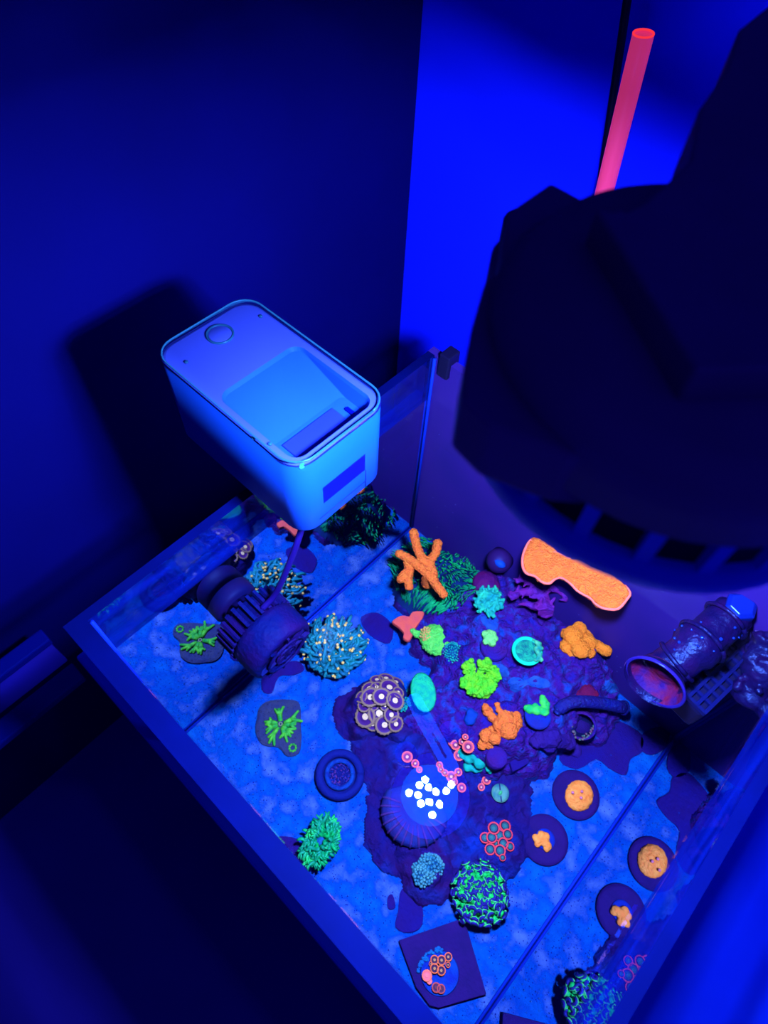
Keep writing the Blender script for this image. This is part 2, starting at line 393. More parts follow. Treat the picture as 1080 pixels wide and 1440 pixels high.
# ---- thin purple crusts lying on the sand
CRUST = [
 ([(800, 1030), (832, 1008), (872, 1015), (905, 1036), (902, 1058), (886, 1068), (880, 1090), (858, 1082), (838, 1068), (812, 1082), (786, 1068)], 'large purple crust on the sand below the dark pipe coral'),
 ([(565, 1250), (590, 1258), (594, 1300), (575, 1312), (556, 1304), (560, 1280)], 'purple crust strip between pale blue bubble coral and square tile'),
 ([(372, 940), (392, 934), (418, 930), (428, 942), (412, 950), (392, 952), (382, 975), (368, 970)], 'leaf shaped purple crust under the wave pump'),
 ([(508, 868), (530, 862), (552, 880), (548, 905), (526, 898), (512, 884)], 'purple crust on the sand right of the yellow tipped anemone coral'),
 ([(388, 1178), (418, 1180), (422, 1200), (408, 1206)], 'small purple crust beside the bright green frilly coral'),
 ([(905, 1030), (940, 1022), (936, 1050), (915, 1062), (900, 1052)], 'faint purple crust at the back right corner of the sand'),
 ([(545, 1262), (552, 1258), (556, 1276), (546, 1278)], 'tiny purple crust spot left of the purple crust strip'),
]
for o_, lab in CRUST:
    pts = spline([atz(u, v) for u, v in o_], 3); bm = nb(); prism(bm, [Vector((p.x, p.y, 0)) for p in pts], .0, .0016, .05)
    tag(put('coralline_crust', mesh('coralline_crust', bm, m_purple, False), None, pts[0]), lab, 'crust', group='purple crusts on the sand')

# ---- tentacled corals
def tentacles(c, R, n, h, rt, mt, mtip, th, tip=1.35, sway=(0, 0), core=.30, wob=.25):
    bt, bp = nb(), nb()
    for i in range(n):
        a = i * 2.39996 + rnd(-.3, .3); q = math.sqrt((i + .5) / n); dr = Vector((math.cos(a), math.sin(a), 0))
        p0 = c + dr * (R * core * q) + UP * (h * .25); L = h * rnd(.7, 1.1)
        out = R * (q * rnd(.75, 1.02) - core * q)
        s = Vector((sway[0], sway[1], 0)) * R * rnd(.5, 1.2); w = Vector((rnd(-1, 1), rnd(-1, 1), 0)) * R * wob
        p3 = p0 + dr * out + s + UP * (L * (1 - .62 * q * q)) ; 
        p1 = p0 + dr * out * .25 + UP * L * .5 + w * .5; p2 = p0 + dr * out * .7 + s * .5 + UP * L * (.9 - .3 * q) + w
        pts = curve([p0, p1, p2, p3], 3); pts = [Vector((p.x, p.y, max(p.z, .003))) for p in pts]
        tube(bt, pts, [rt * (1.15 - .3 * k / len(pts)) for k in range(len(pts))], 5)
        ball(bt, pts[-1], rt * .9, 1)
        if mtip and i % 5 in (1, 3): ball(bp, pts[-1] + UP * rt * .3, rt * tip, 1)
    put('tentacles', mesh('tentacles', bt, mt), th, kind='stuff')
    if mtip: put('tips', mesh('tips', bp, mtip), th, kind='stuff')
    else: bp.free()
def skeleton(th, c, r, h, m):
    bm = nb(); lathe(bm, c, UP, [(r * .8, 0), (r, h * .4), (r * .95, h * .8), (r * .5, h)], 18)
    me = mesh('skeleton', bm, m)
    for v in me.vertices: v.co += Vector((1, 1, .3)) * .001 * mnoise.noise(v.co * 150)
    put('skeleton', me, th)
m_torch = mat('torch_tentacle', seen(16, 105, 190), seen(24, 150, 200), 90, rough=.5, spec=.3, lo=.3, hi=.7)
m_tip = mat('torch_tip', seen(238, 215, 150), rough=.5)
c = hit(470, 925); th = thing('torch_coral', 'teal many-armed coral with yellow bead tips right of the wave pump', 'coral', c)
skeleton(th, c, .014, .012, m_base); tentacles(c, px(50, c), 210, .030, .0021, m_torch, m_tip, th, .95, (-.10, .20), .5, .16)
bm = nb(); ball(bm, c + UP * .010, px(34, c), 3, (1, 1, .5)); put('flesh', mesh('flesh', bm, m_torch), th)

# green grassy polyps on the corner rock
m_gsp = mat('grass_polyp', seen(8, 130, 130), seen(18, 200, 140), 45, rough=.6, lo=.3, hi=.7)
m_mat = mat('polyp_mat', seen(10, 40, 130), rough=.8)
c = hit(608, 812); th = thing('grass_coral', 'dark green grassy polyps around the orange branching coral in the back corner', 'coral', c)
bm = nb()
for i in range(950):
    a = rnd(0, 2 * PI); q = math.sqrt(rnd(0, 1)); u, v = 611 + 58 * q * math.cos(a), 812 + 54 * q * math.sin(a)
    p = hit(u, v); sw = Vector((.6 * mnoise.noise(p * 28) , .6 * mnoise.noise(p * 28 + Vector((9, 3, 1))), 0)) + Vector((.25 * math.cos(a), .25 * math.sin(a), 0))
    L = rnd(.008, .014); p1 = p + UP * L * .5 + sw * L * .5; p2 = p + UP * L * .8 + sw * L * 1.5
    tube(bm, [p - UP * .001, p1, p2], [.0009, .0009, .0005], 4)
put('polyps', mesh('polyps', bm, m_gsp), th, kind='stuff')
bm = nb(); o_ = spline([hit(610 + 50 * math.cos(t * .7), 812 + 46 * math.sin(t * .7)) for t in range(9)], 3)
bm2 = bm; st_ = .003
g = {}; cx, cy = c.x, c.y
for i in range(-16, 17):
    for j in range(-16, 17):
        x, y = cx + i * st_, cy + j * st_
        if math.hypot(i, j) < 16 and x > .004 and y < TW - .006: g[i, j] = bm.verts.new((x, y, ground(x, y) + .0012))
for (i, j) in list(g):
    if all(k in g for k in ((i + 1, j), (i + 1, j + 1), (i, j + 1))): bm.faces.new((g[i, j], g[i + 1, j], g[i + 1, j + 1], g[i, j + 1]))
bmesh.ops.delete(bm, geom=[v for v in bm.verts if not v.link_faces], context='VERTS')
put('polyp_mat', mesh('polyp_mat', bm, m_mat), th)

# bright green frilly coral by the front glass
m_fril = mat('frilly_green', seen(10, 225, 115), seen(40, 255, 140), 70, rough=.5, spec=.3, col3=seen(6, 150, 140), lo=.28, hi=.7)
m_mouth = mat('frilly_mouth', seen(20, 90, 205), rough=.6)
c = hit(452, 1186); th = thing('frilly_coral', 'bright green frilly coral on the sand by the front glass', 'coral', c)
skeleton(th, c, .012, .010, m_base)
bm = nb(); ux = (hit(478, 1140) - hit(430, 1222)); R0 = ux.length * .5; ux.normalize(); uy = Vector((-ux.y, ux.x, 0))
for i in range(120):
    a = i * 2.39996; q = math.sqrt((i + .5) / 120); dr = ux * math.cos(a) + uy * (.68 * math.sin(a)); q2 = .25 + .75 * q
    p0 = c + dr * R0 * .35 * q2 + UP * .008; h = rnd(.012, .020); out = R0 * q2 * rnd(.75, 1.08)
    t = Vector((-dr.y, dr.x, 0)); A_, ph = rnd(.001, .003), rnd(0, 6)
    pts = []
    for k in range(8):
        f = k / 7; pts.append(c + dr * (R0 * .3 * q2 + (out - R0 * .3 * q2) * f) + t * A_ * math.sin(ph + f * 7) + UP * (.008 + h * math.sin(f * 2.1) * (1.05 - .4 * q2)))
    tube(bm, pts, [.0022, .0022, .0021, .0020, .0019, .0018, .0016, .0010], 5)
    if i % 2:
        e = pts[5]; tube(bm, [e, e + t * .003 + dr * .002 + UP * .001, e + t * .005 + dr * .004], [.0012, .0011, .0006], 5)
put('frills', mesh('frills', bm, m_fril), th, kind='stuff')
bm = nb(); ball(bm, c + UP * .014, .0065, 2, (.8, 1.25, .8)); put('mouth', mesh('mouth', bm, m_mouth), th)

# hammer coral: green stalks with purple crescent tips rimmed green
m_hst = mat('hammer_stalk', seen(12, 200, 120), seen(35, 240, 130), 60, rough=.5, lo=.3, hi=.7)
m_htip = mat('hammer_tip', seen(28, 34, 165), seen(36, 30, 185), 50, rough=.5)
m_hrim = mat('hammer_rim', seen(70, 225, 165), rough=.5)
c = hit(671, 1258); th = thing('hammer_coral', 'round coral of green stalks with purple crescent tips near the square tile', 'coral', c)
skeleton(th, c, .018, .012, m_base)
b1, b2, b3 = nb(), nb(), nb(); R0 = px(41, c); n = 105
for i in range(n):
    a = i * 2.39996 + rnd(-.2, .2); q = math.sqrt((i + .5) / n); dr = Vector((math.cos(a), math.sin(a), 0))
    top = c + dr * R0 * q * rnd(.93, 1.05) + UP * (.009 + .014 * math.sqrt(max(0, 1 - .86 * q * q)) + rnd(-.0015, .0015))
    p0 = c + dr * R0 * .5 * q + UP * .009; ax_ = (top - p0).normalized()
    tube(b1, [p0, p0.lerp(top, .55), top - ax_ * .0008], [.0022, .0022, .0034], 6)
    b = rnd(0, 2 * PI); e = (Vector((math.cos(b), math.sin(b), 0)) - ax_ * ax_.dot(Vector((math.cos(b), math.sin(b), 0)))).normalized(); f = ax_.cross(e); s = rnd(.0022, .0032)
    arc = [top + e * s * math.cos(t) + f * s * math.sin(t) + ax_ * .0003 for t in (0, .7, 1.4, 2.1, 2.8, 3.4)]
    tube(b2, arc, [.0009, .0014, .0017, .0017, .0014, .0009], 6)
    tube(b3, [x + (x - top).normalized() * .0012 - ax_ * .0004 for x in arc], .00075, 4)
put('stalks', mesh('stalks', b1, m_hst), th, kind='stuff'); put('crescent_tips', mesh('crescent_tips', b2, m_htip), th, kind='stuff'); put('tip_rims', mesh('tip_rims', b3, m_hrim), th, kind='stuff')

# ---- pale blue bubble coral, cyan clusters
def cluster(name, lab, spots, m, r0, r1, n, flat=.75, sub=1, basem=None):
    cs = [(hit(u, v), px(r, hit(u, v))) for u, v, r in spots]; c = cs[0][0]
    th = thing(name, lab, 'coral', c); bm = nb(); bb_ = nb()
    for p, r in cs:
        ball(bb_, p, r * .86, 2, (1, 1, flat))
        k = max(6, int(n * (r / cs[0][1]) ** 2))
        for i in range(k):
            z = 1 - (i + .5) / k * 1.0; a = i * 2.39996; q = math.sqrt(max(0, 1 - z * z)); d = Vector((q * math.cos(a), q * math.sin(a), z * flat))
            ball(bm, p + d * r * rnd(.84, 1.0), rnd(r0, r1), sub)
    put('core', mesh('core', bb_, basem or m), th); put('bubbles', mesh('bubbles', bm, m), th, kind='stuff'); return th
m_bub = mat('bubble_blue', seen(30, 120, 205), seen(75, 165, 225), 160, rough=.45, spec=.3)
m_cyan = mat('cyan_polyp', seen(8, 135, 195), seen(30, 195, 205), 160, rough=.5, spec=.2)
m_cyand = mat('cyan_core', seen(6, 70, 160), rough=.6)
cluster('bubble_coral', 'pale blue knobbly bubble coral below the ridged fan coral', [(608, 1218, 16), (594, 1232, 14), (600, 1212, 12), (588, 1222, 9)], m_bub, .0013, .0022, 60, .8, 1, m_cyand)
cluster('knob_coral', 'turquoise ball of tiny knobs beside the light green dome', [(637, 918, 15)], m_cyan, .0009, .0014, 90, .7, 1, m_cyand)
cluster('speckled_coral', 'small cluster of turquoise dots right of the tan-rimmed button polyps', [(572, 988, 7), (576, 974, 5), (566, 996, 6)], m_cyan, .0008, .0012, 24, .7, 1, m_cyand)

# ---- lumpy and plating corals melted from lumps
def C2(s, ox, oy): return lambda x, y: (ox + x / s, oy + y / s)
m_org = mat('orange_skin', seen(255, 120, 62), seen(255, 150, 70), 260, rough=.75, bump=.9, bscale=520, dots=(seen(200, 60, 110), 420, .13), lo=.3, hi=.7)
m_org2 = mat('orange_skin_bright', seen(255, 140, 40), seen(255, 165, 55), 260, rough=.75, bump=.9, bscale=520, dots=(seen(235, 95, 40), 460, .10), lo=.3, hi=.7)
m_sal = mat('salmon_skin', seen(225, 100, 95), seen(205, 85, 120), 120, rough=.8, bump=.2, bscale=500)
q = C2(5.4, 540, 730)
pieces = [[(120, 265), (170, 290), (230, 330), (330, 420), (390, 490), (450, 570)], [(225, 105), (235, 150), (252, 220), (285, 290), (340, 340)], [(408, 185), (395, 250), (370, 290), (340, 335)],
          [(340, 335), (365, 400), (370, 440)], [(195, 390), (150, 420), (125, 455)], [(190, 400), (180, 460), (190, 510)], [(170, 300), (180, 350), (195, 400)]]
zs = [[.052, .052, .050, .048, .045, .042], [.060, .056, .052, .050, .048], [.058, .054, .050, .048], [.048, .046, .046], [.044, .044, .043], [.044, .043, .042], [.050, .046, .044]]
rs = [6.4, 6.6, 6.4, 7.5, 6.0, 6.4, 5.5]
bm = nb(); c = None
for pc, zz, r in zip(pieces, zs, rs):
    pts = [atz(*q(*p), z + .032) for p, z in zip(pc, zz)]; c = c or pts[3]; pts = curve(pts, 4); r_ = px(r, pts[0])
    tube(bm, pts, r_, 8); ball(bm, pts[0], r_ * 1.05, 2); ball(bm, pts[-1], r_, 2)
k_ = atz(*q(340, 420), .079); pts = [k_, k_ - UP * .02, hit(612, 818) - UP * .004]; tube(bm, pts, .007, 8)
me = fuse('branching_coral', bm, m_org, .0010, 1, .0010, 420)
tag(put('branching_coral', me, None, hit(604, 812)), 'orange finger-branched coral on the green grassy polyps', 'coral')

def lumps(name, lab, spots, m, f=None, vox=.0011, disp=.0007, flat=.8, lift=.25, ds=260, sm=2, cat='coral', fix=None):
    bm = nb(); c0 = None
    for s in spots:
        u, v = f(*s[:2]) if f else s[:2]; p = hit(u, v)
        if fix is not None:
            p = c0.copy() if False else atz(u, v, (c0 or p).z + fix); r = px(s[2], p)
            if c0 is None: c0 = hit(u, v)
        r = px(s[2], p); c0 = c0 or p
        dz = s[3] if len(s) > 3 else 0
        ball(bm, p + UP * (r * lift + dz), r, 2, (1, 1, flat))
        if dz: ball(bm, p + UP * (r * lift + dz * .5), r * .9, 2, (1, 1, flat))
    me = fuse(name, bm, m, vox, sm, disp, ds); return tag(put(name, me, None, c0), lab, cat)
q = C2(5.4, 700, 740)
bm = nb(); c0 = hit(*q(600, 890))
for x, y, r, dz in ((560, 845, 15, 0), (610, 790, 11, .002), (650, 840, 13, .002), (680, 890, 12, .001), (620, 945, 14, 0), (690, 965, 9, 0), (520, 920, 11, 0), (515, 830, 9, 0), (560, 960, 9, -.001)):
    p = hit(*q(x, y)); p = Vector((p.x, p.y, max(p.z, .045))); r = px(r, p); ball(bm, p + UP * (r * .3 + dz), r, 2, (1, 1, .7))
pts = curve([atz(*q(690, 880), .066), atz(*q(760, 910), .067), atz(*q(820, 945), .068)], 4); tube(bm, pts, px(8, pts[0]), 8); ball(bm, pts[-1], px(8.6, pts[0]), 2)
tag(put('lobed_coral', fuse('lobed_coral', bm, m_org2, .0011, 1, .0008, 480), None, c0), 'bright orange lobed coral with one finger, right of the turquoise ring', 'coral')
q = C2(4.15, 640, 920)
lumps('lobed_coral', 'salmon orange lobed coral below the lime green coral', [(190, 340, 8), (175, 320, 6, .003), (245, 300, 4.5), (255, 330, 5), (215, 370, 7), (330, 400, 15), (290, 380, 12), (350, 370, 9), (310, 450, 13), (260, 420, 11), (180, 485, 11, .003), (228, 500, 9, .002), (160, 530, 8), (200, 530, 7), (215, 455, 8)], m_org, q, .0009, .0011, .8, .25, 420, 1)
m_teal = mat('teal_skin', seen(10, 165, 200), seen(20, 195, 205), 130, rough=.6, bump=.3, bscale=400)
lumps('nub_coral', 'small turquoise nub coral below the salmon lobed coral', [(50, 590, 7), (30, 575, 5), (80, 612, 7.5), (138, 640, 9, .001), (105, 600, 5), (72, 660, 7.5), (140, 668, 6), (120, 672, 6)], m_teal, q)
lumps('nub_coral', 'lone turquoise bead right of the turquoise nub coral', [(193, 668, 5.2), (200, 684, 4.2)], m_teal, q)
m_lime = mat('lime_skin', seen(70, 235, 60), seen(125, 250, 50), 150, rough=.65, bump=.8, bscale=420)
q2 = C2(4.15, 640, 920)
bm = nb(); c0 = hit(*q2(150, 190))
for i in range(240):
    while True:
        x, y = rnd(5, 250), rnd(15, 275)
        a = math.atan2(y - 150, x - 135); d = math.hypot(x - 135, y - 150)
        if d < 112 and not (95 < x < 135 and 20 < y < 150 and abs(x - (100 + .25 * (y - 20))) < 16) and not (x < 45 and y < 150) and not (x > 205 and y < 95): break
    p = hit(*q2(x, y)); k = 1 - (d / 125) ** 2; p = Vector((p.x, p.y, max(p.z, c0.z - .006)))
    ball(bm, p + UP * (.004 + .006 * (d / 112) + rnd(-.001, .001)), rnd(.0022, .0034), 1)
ball(bm, c0 + UP * .002, .014, 2, (1, 1, .45))
tag(put('lime_coral', fuse('lime_coral', bm, m_lime, .0008, 1, .0012, 480), None, c0), 'lime green ruffled coral in the middle of the reef', 'coral')
m_pale = mat('pale_green_skin', seen(60, 215, 130), seen(115, 240, 140), 180, rough=.65, bump=.7, bscale=450, col3=seen(90, 235, 110), lo=.3, hi=.7)
q3 = C2(5.4, 540, 730)
bm = nb(); c0 = hit(*q3(400, 920))
for i in range(150):
    z = 1 - (i + .5) / 150; a = i * 2.39996; s = math.sqrt(1 - z * z); d = Vector((s * math.cos(a), s * math.sin(a), z * .6)); ball(bm, c0 + d * px(22, c0), rnd(.0018, .0026), 1)
ball(bm, c0, px(21, c0), 2, (1, 1, .58))
for x, y, r in ((225, 905, 5), (255, 895, 4.5), (205, 915, 4), (270, 915, 4.5), (240, 920, 3.5)): p = hit(*q3(x, y)); ball(bm, Vector((p.x, p.y, max(p.z + .003, c0.z))), px(r, p), 2)
th = thing('dome_coral', 'light green bumpy dome coral with a tan patch on top', 'coral', c0)
put('dome', fuse('dome', bm, m_pale, .0009, 1, .0011, 480), th)
m_tan = mat('tan_skin', seen(205, 205, 125), seen(225, 170, 140), 300, rough=.7, bump=.5, bscale=500)
bm = nb(); k = atz(*q3(340, 872), c0.z + .0095)
for i in range(46):
    a = i * 2.39996; s = math.sqrt((i + .5) / 46); ball(bm, k + Vector((s * .0105 * math.cos(a), s * .0090 * math.sin(a), -.0035 * s * s)), rnd(.0011, .0018), 1)
put('tan_patch', mesh('tan_patch', bm, m_tan), th, label='tan patch of tiny bumps')
lumps('tuft_coral', 'pale green square tuft coral on a dark round plug', [(790, 915, 7.5, .006), (760, 890, 5.5, .006), (815, 890, 5.5, .006), (765, 945, 5, .006), (815, 955, 6, .006), (790, 880, 5, .006), (835, 925, 4.5, .006)], mat('tuft_skin', seen(95, 230, 150), seen(130, 245, 165), 250, rough=.6, bump=.7, bscale=500), q3, .0010, .0009, .9, .1, 350, 1, 'coral', .004)
m_plug = mat('plug_purple', seen(60, 18, 150), seen(40, 25, 190), 60, rough=.8, bump=.6, bscale=300)
def plug(u, v, r, lab, m=m_plug, rings=0, h=.004, name='frag_plug', sink=.0, grp=None, cat='plug'):
    p = hit(u, v); R0 = px(r, p); th = thing(name, lab, cat, p, grp)
    bm = nb(); lathe(bm, p - UP * sink, UP, [(R0 * .9, -.003), (R0, h * .5), (R0 * .97, h), (R0 * .8, h * 1.1), (R0 * .5, h * 1.05), (R0 * .2, h * 1.0)], 36); me = mesh('disc', bm, m)
    put('disc', me, th)
    for k in range(rings):
        bm = nb(); lp = ring(p + UP * (h * 1.08 - sink), R0 * (.92 - .22 * k), UP, 32); tube(bm, lp + [lp[0]], R0 * .035, 6); put('ring', mesh('ring', bm, m), th)
    return p, R0, th
plug(*q3(832, 985), 19.5, 'round purple plug under the pale green tuft coral', rings=3, h=.005)
# cyan branching coral
m_br = mat('aqua_skin', seen(8, 150, 205), seen(45, 225, 205), 90, rough=.6, bump=.5, bscale=500, lo=.3, hi=.7)
c0 = hit(*q3(785, 660)); bm = nb(); R0 = px(22, c0)
for i in range(44):
    a = i * 2.39996; s = math.sqrt((i + .5) / 44); dr = Vector((math.cos(a), math.sin(a), 0)); e = c0 + dr * R0 * s * rnd(.8, 1.1) + UP * (.006 + .011 * (1 - .6 * s * s)) + Vector((0, 0, rnd(-.001, .001)))
    tube(bm, [c0 + dr * R0 * .3 * s + UP * .003, e.lerp(c0, .3) + UP * .002, e], [.0026, .0025, .0022], 6); ball(bm, e, .0026, 1)
    for t in range(2):
        f = e + Vector((rnd(-1, 1), rnd(-1, 1), rnd(-.2, .8))) * .003; tube(bm, [e.lerp(c0, .2), f], [.0018, .0016], 5); ball(bm, f, .0018, 1)
tag(put('aqua_coral', fuse('aqua_coral', bm, m_br, .0008, 1, .0003, 300), None, c0), 'aqua blue short-branched coral high on the purple rock', 'coral')
# salmon plate beside the grass
o_ = [q3(*p) for p in ((60, 780), (130, 735), (190, 742), (220, 705), (300, 705), (290, 760), (240, 830), (195, 925), (145, 908), (150, 870), (105, 820))]
pts = spline([atz(u, v, .030) for u, v in o_], 3); bm = nb(); prism(bm, pts, -.003, .0018, .05)
th = thing('sponge_plate', 'flat salmon pink plate left of the light green dome', 'coral', Vector((pts[0].x, pts[0].y, .0)))
put('plate', mesh('plate', bm, m_sal, False), th)
cc = sum(pts, Vector()) / len(pts); bm = nb(); tube(bm, [Vector((cc.x, cc.y, -.002)), Vector((cc.x, cc.y, .028))], [.010, .007], 10); put('stem', mesh('stem', bm, m_base), th)
# turquoise ring plate
q = C2(5.4, 700, 740)
m_ring = mat('turquoise_rim', seen(10, 225, 220), seen(25, 235, 225), 60, rough=.6); m_in = mat('turquoise_inner', seen(15, 110, 150), seen(30, 185, 175), 220, rough=.7, bump=.6, bscale=500, lo=.35, hi=.65)
p = hit(*q(212, 965)); p = p + UP * .004; R0 = px(21.5, p); th = thing('ring_coral', 'turquoise ringed plate coral with a raised fold on its right side', 'coral', p)
bm = nb(); lathe(bm, p, UP, [(.006, -.010), (R0 * .75, -.001), (R0, .0022), (R0 * .99, .0034), (R0 * .80, .0036), (R0 * .76, .0026)], 40, None, True, False); put('rim', mesh('rim', bm, m_ring), th, label='bright turquoise rim')
bm = nb(); lathe(bm, p, UP, [(R0 * .77, .0028), (R0 * .60, .0030), (R0 * .4, .0036), (R0 * .1, .0040)], 36, None, False, True); me = mesh('centre', bm, m_in)
put('centre', me, th)
bm = nb(); e = RX * .011 ; e.z = 0
for i in range(26):
    t = rnd(-1, 1); a_ = p + Vector((RX.x, RX.y, 0)).normalized() * R0 * (.45 + .45 * rnd(0, 1)) + Vector((-RX.y, RX.x, 0)).normalized() * R0 * .75 * t
    ball(bm, a_ + UP * (.004 + .004 * (1 - t * t)), rnd(.0016, .0028), 1)
put('fold', fuse('fold', bm, mat('fold_skin', seen(20, 150, 170), seen(90, 225, 195), 200, rough=.6, bump=.5), .0009, 1, .0005, 300), th)
# long orange plate on the back panel
o_ = [q(*t) for t in ((285, 72), (350, 118), (440, 185), (520, 245), (620, 262), (720, 320), (830, 350), (930, 430), (1000, 510), (975, 560), (910, 632), (810, 632), (750, 600), (700, 545), (600, 492), (540, 440), (480, 395), (430, 405), (390, 437), (330, 425), (280, 380), (215, 360), (185, 300), (190, 220), (230, 130))]
zP = .142; pts = spline([atz(u, v, zP + .006 + .036 * (u - 734) / 151) for u, v in o_], 3)
pts = [Vector((p.x, min(p.y, TW - .0005), p.z)) for p in pts]
th = thing('shelf_coral', 'long orange plating coral jutting from the dark back panel', 'coral', Vector((.205, TW - .002, zP)))
bm = nb(); prism(bm, pts, -.0035, .0035, .06); me = fuse('plate', bm, m_org, .0012, 2, .0008, 200)
for v in me.vertices: v.co.z += .0022 * mnoise.noise(v.co * 60)
put('plate', me, th)
m_pink = mat('pink_edge', seen(255, 130, 150), rough=.7); ed = [p for p in pts if p.y < TW - .004]; bm = nb(); ed2 = [Vector((p.x, p.y, p.z + .0012 + .0022 * mnoise.noise(p * 60))) for p in ed]
k0 = max(range(len(ed2)), key=lambda i: (ed2[i] - ed2[i - 1]).length); ed2 = ed2[k0:] + ed2[:k0]
tube(bm, ed2, .0014, 6); put('growing_edge', mesh('growing_edge', bm, m_pink), th, label='pink growing edge')
# purple leathery branched coral
m_lea = mat('purple_leather', seen(95, 22, 165, 1.3), seen(75, 26, 180, 1.3), 90, rough=.7, bump=.6, bscale=320)
bm = nb(); root = hit(*q(360, 650)); zL = .094
def lp_(x, y, z=zL): return atz(*q(x, y), z)
for pc, r in (([(365, 660), (350, 560), (320, 490)], 9), ([(330, 500), (270, 440), (230, 370)], 6), ([(250, 430), (190, 400), (150, 420)], 5), ([(290, 490), (200, 500), (100, 520)], 5.5), ([(330, 480), (400, 460), (450, 390)], 6), ([(400, 460), (470, 480), (540, 490)], 6), ([(470, 480), (510, 530), (515, 560)], 4.5), ([(340, 600), (280, 610), (225, 590)], 6), ([(180, 400), (180, 365)], 4), ([(140, 520), (110, 550)], 4.5), ([(240, 380), (290, 400)], 5)):
    pts = [lp_(x, y, zL - .003 * (y > 550) + rnd(-.002, .002)) for x, y in pc]; pts = curve(pts, 3); r_ = px(r * 1.4, pts[0]); tube(bm, pts, [r_ * (1 - .5 * i / (len(pts) - 1)) for i in range(len(pts))], 6); ball(bm, pts[-1], r_ * .55, 1)
    for _ in range(5):
        e = pts[R_.randrange(len(pts))]; d = Vector((rnd(-1, 1), rnd(-1, 1), rnd(0, .8))).normalized() * r_ * 1.7; tube(bm, [e, e + d], [r_ * .45, r_ * .15], 5)
tube(bm, [root - UP * .004, lp_(365, 650, zL - .004)], [.008, .007], 8)
tag(put('leather_coral', fuse('leather_coral', bm, m_lea, .0009, 1, .0005, 260), None, root), 'purple spiky branched leather coral in front of the orange shelf coral', 'coral')
# purple round cap beside the grass, small lump on the back panel
lumps('cap_coral', 'smooth dark magenta cap coral between green grass and aqua coral', [(770, 500, 20), (820, 510, 12)], mat('magenta_skin', seen(85, 10, 120), seen(60, 14, 140), 60, rough=.7, bump=.3), q3, .0013, .0006, .7, .1, 120)
p = at(700, 790, 1, TW - .012); th = thing('snail', 'small dark round snail with a painted blue-lit side on the back panel', 'snail', p)
bm = nb(); lathe(bm, p, (0, -1, .3), [(.0135, -.010), (.014, 0), (.011, .006), (.006, .010), (.002, .011)], 24); put('shell', mesh('shell', bm, mat('dark_shell', seen(40, 20, 125), rough=.5)), th)
bm = nb(); ball(bm, p + Vector((.004, -.004, .0075)), .0062, 2, (1.2, .8, .7)); put('lit_side', mesh('lit_side', bm, mat('lit_side_blue', seen(10, 70, 245), rough=.5)), th, label='blue-lit side painted on')  # lit side of the dome put on as a blue-coloured blob
# teal-green disc by the arm reflection
m_tg = mat('teal_disc_skin', seen(12, 175, 190), seen(30, 215, 180), 170, rough=.65, bump=.6, bscale=450)
p = hit(594, 978) + UP * .006; th = thing('disc_coral', 'turquoise speckled disc coral right of the tan-rimmed button polyps', 'coral', p)
bm = nb(); ex = (hit(599, 1000) - hit(588, 958)); L_ = .021; ex.z = 0; ex.normalize(); ey = Vector((-ex.y, ex.x, 0))
loft(bm, [[p + ex * L_ * s * math.cos(2 * PI * k / 28) + ey * L_ * .62 * s * math.sin(2 * PI * k / 28) + UP * h for k in range(28)] for s, h in ((.5, -.012), (.95, .003), (1, .005), (.9, .0062), (.5, .0072), (.1, .0066))])
put('disc', mesh('disc', bm, m_tg), th)
# small green knob coral on its plug
q = C2(4.15, 640, 920)
m_gk = mat('green_knob', seen(25, 200, 120), seen(80, 240, 110), 120, rough=.6, bump=.4)
plug(*q(480, 365), 19, 'blue plug under the small green knob coral', mat('plug_blue', seen(12, 45, 210), seen(30, 40, 190), 60, rough=.8, bump=.4))
lumps('knob_coral', 'small green knob coral left of the dark pipe coral', [(428, 330, 7, .004), (412, 322, 5, .004), (470, 335, 7.5, .004), (460, 312, 5, .004), (510, 285, 6.5, .004), (505, 262, 5, .004), (515, 345, 7, .004), (530, 300, 4.5, .004), (520, 320, 6, .004)], m_gk, q, .0010, .0004, .8, .25, 260, 2, 'coral', .003)
# dark pipe lying on the rock and the shaded cup below it
m_pipe = mat('dark_pipe', seen(14, 22, 175), seen(30, 18, 140), 70, rough=.6, spec=.3, bump=.7, bscale=330, dots=(seen(40, 110, 230), 300, .12))
pts = curve([atz(*q(590, 345), .058), atz(*q(620, 310), .062), atz(*q(680, 280), .064), atz(*q(780, 278), .058), atz(*q(880, 290), .048), atz(*q(985, 312), .038)], 5)
bm = nb(); tube(bm, pts, [px(8.8 - 3.5 * (i < 3) , p) for i, p in enumerate(pts)], 14)
th = thing('dark_pipe', 'dark blue rough pipe lying across the right side of the rock', 'pipe', pts[0]); put('pipe', mesh('pipe', bm, m_pipe), th)
bm = nb(); lp = ring(pts[-1], px(9.3, pts[-1]), pts[-1] - pts[-2], 16); tube(bm, lp + [lp[0]], .0012, 6); put('end_ring', mesh('end_ring', bm, m_pipe), th)
bm = nb(); tube(bm, [Vector((pts[-1].x - .004, pts[-1].y, 0)), Vector((pts[-1].x - .004, pts[-1].y, pts[-1].z - .005))], .005, 10); put('foot', mesh('foot', bm, m_pipe), th)
p = hit(*q(738, 420)); th = thing('cup_shell', 'dark hollow cup with a speckled lower lip below the dark pipe', 'shell', Vector((p.x, p.y, .0)))
pb = atz(*q(738, 420), p.z + .019); axc = Vector((.10, -.62, .75)).normalized(); m_cup = mat('cup_inside', (0.002, 0.002, 0.02), rough=.7)
bm = nb(); R0 = px(20, p); lathe(bm, pb - axc * .018, axc, [(R0 * .6, 0), (R0 * .95, .008), (R0, .018), (R0 * .9, .020), (R0 * .8, .017)], 28, None, True, False); put('wall', mesh('wall', bm, m_plug), th)
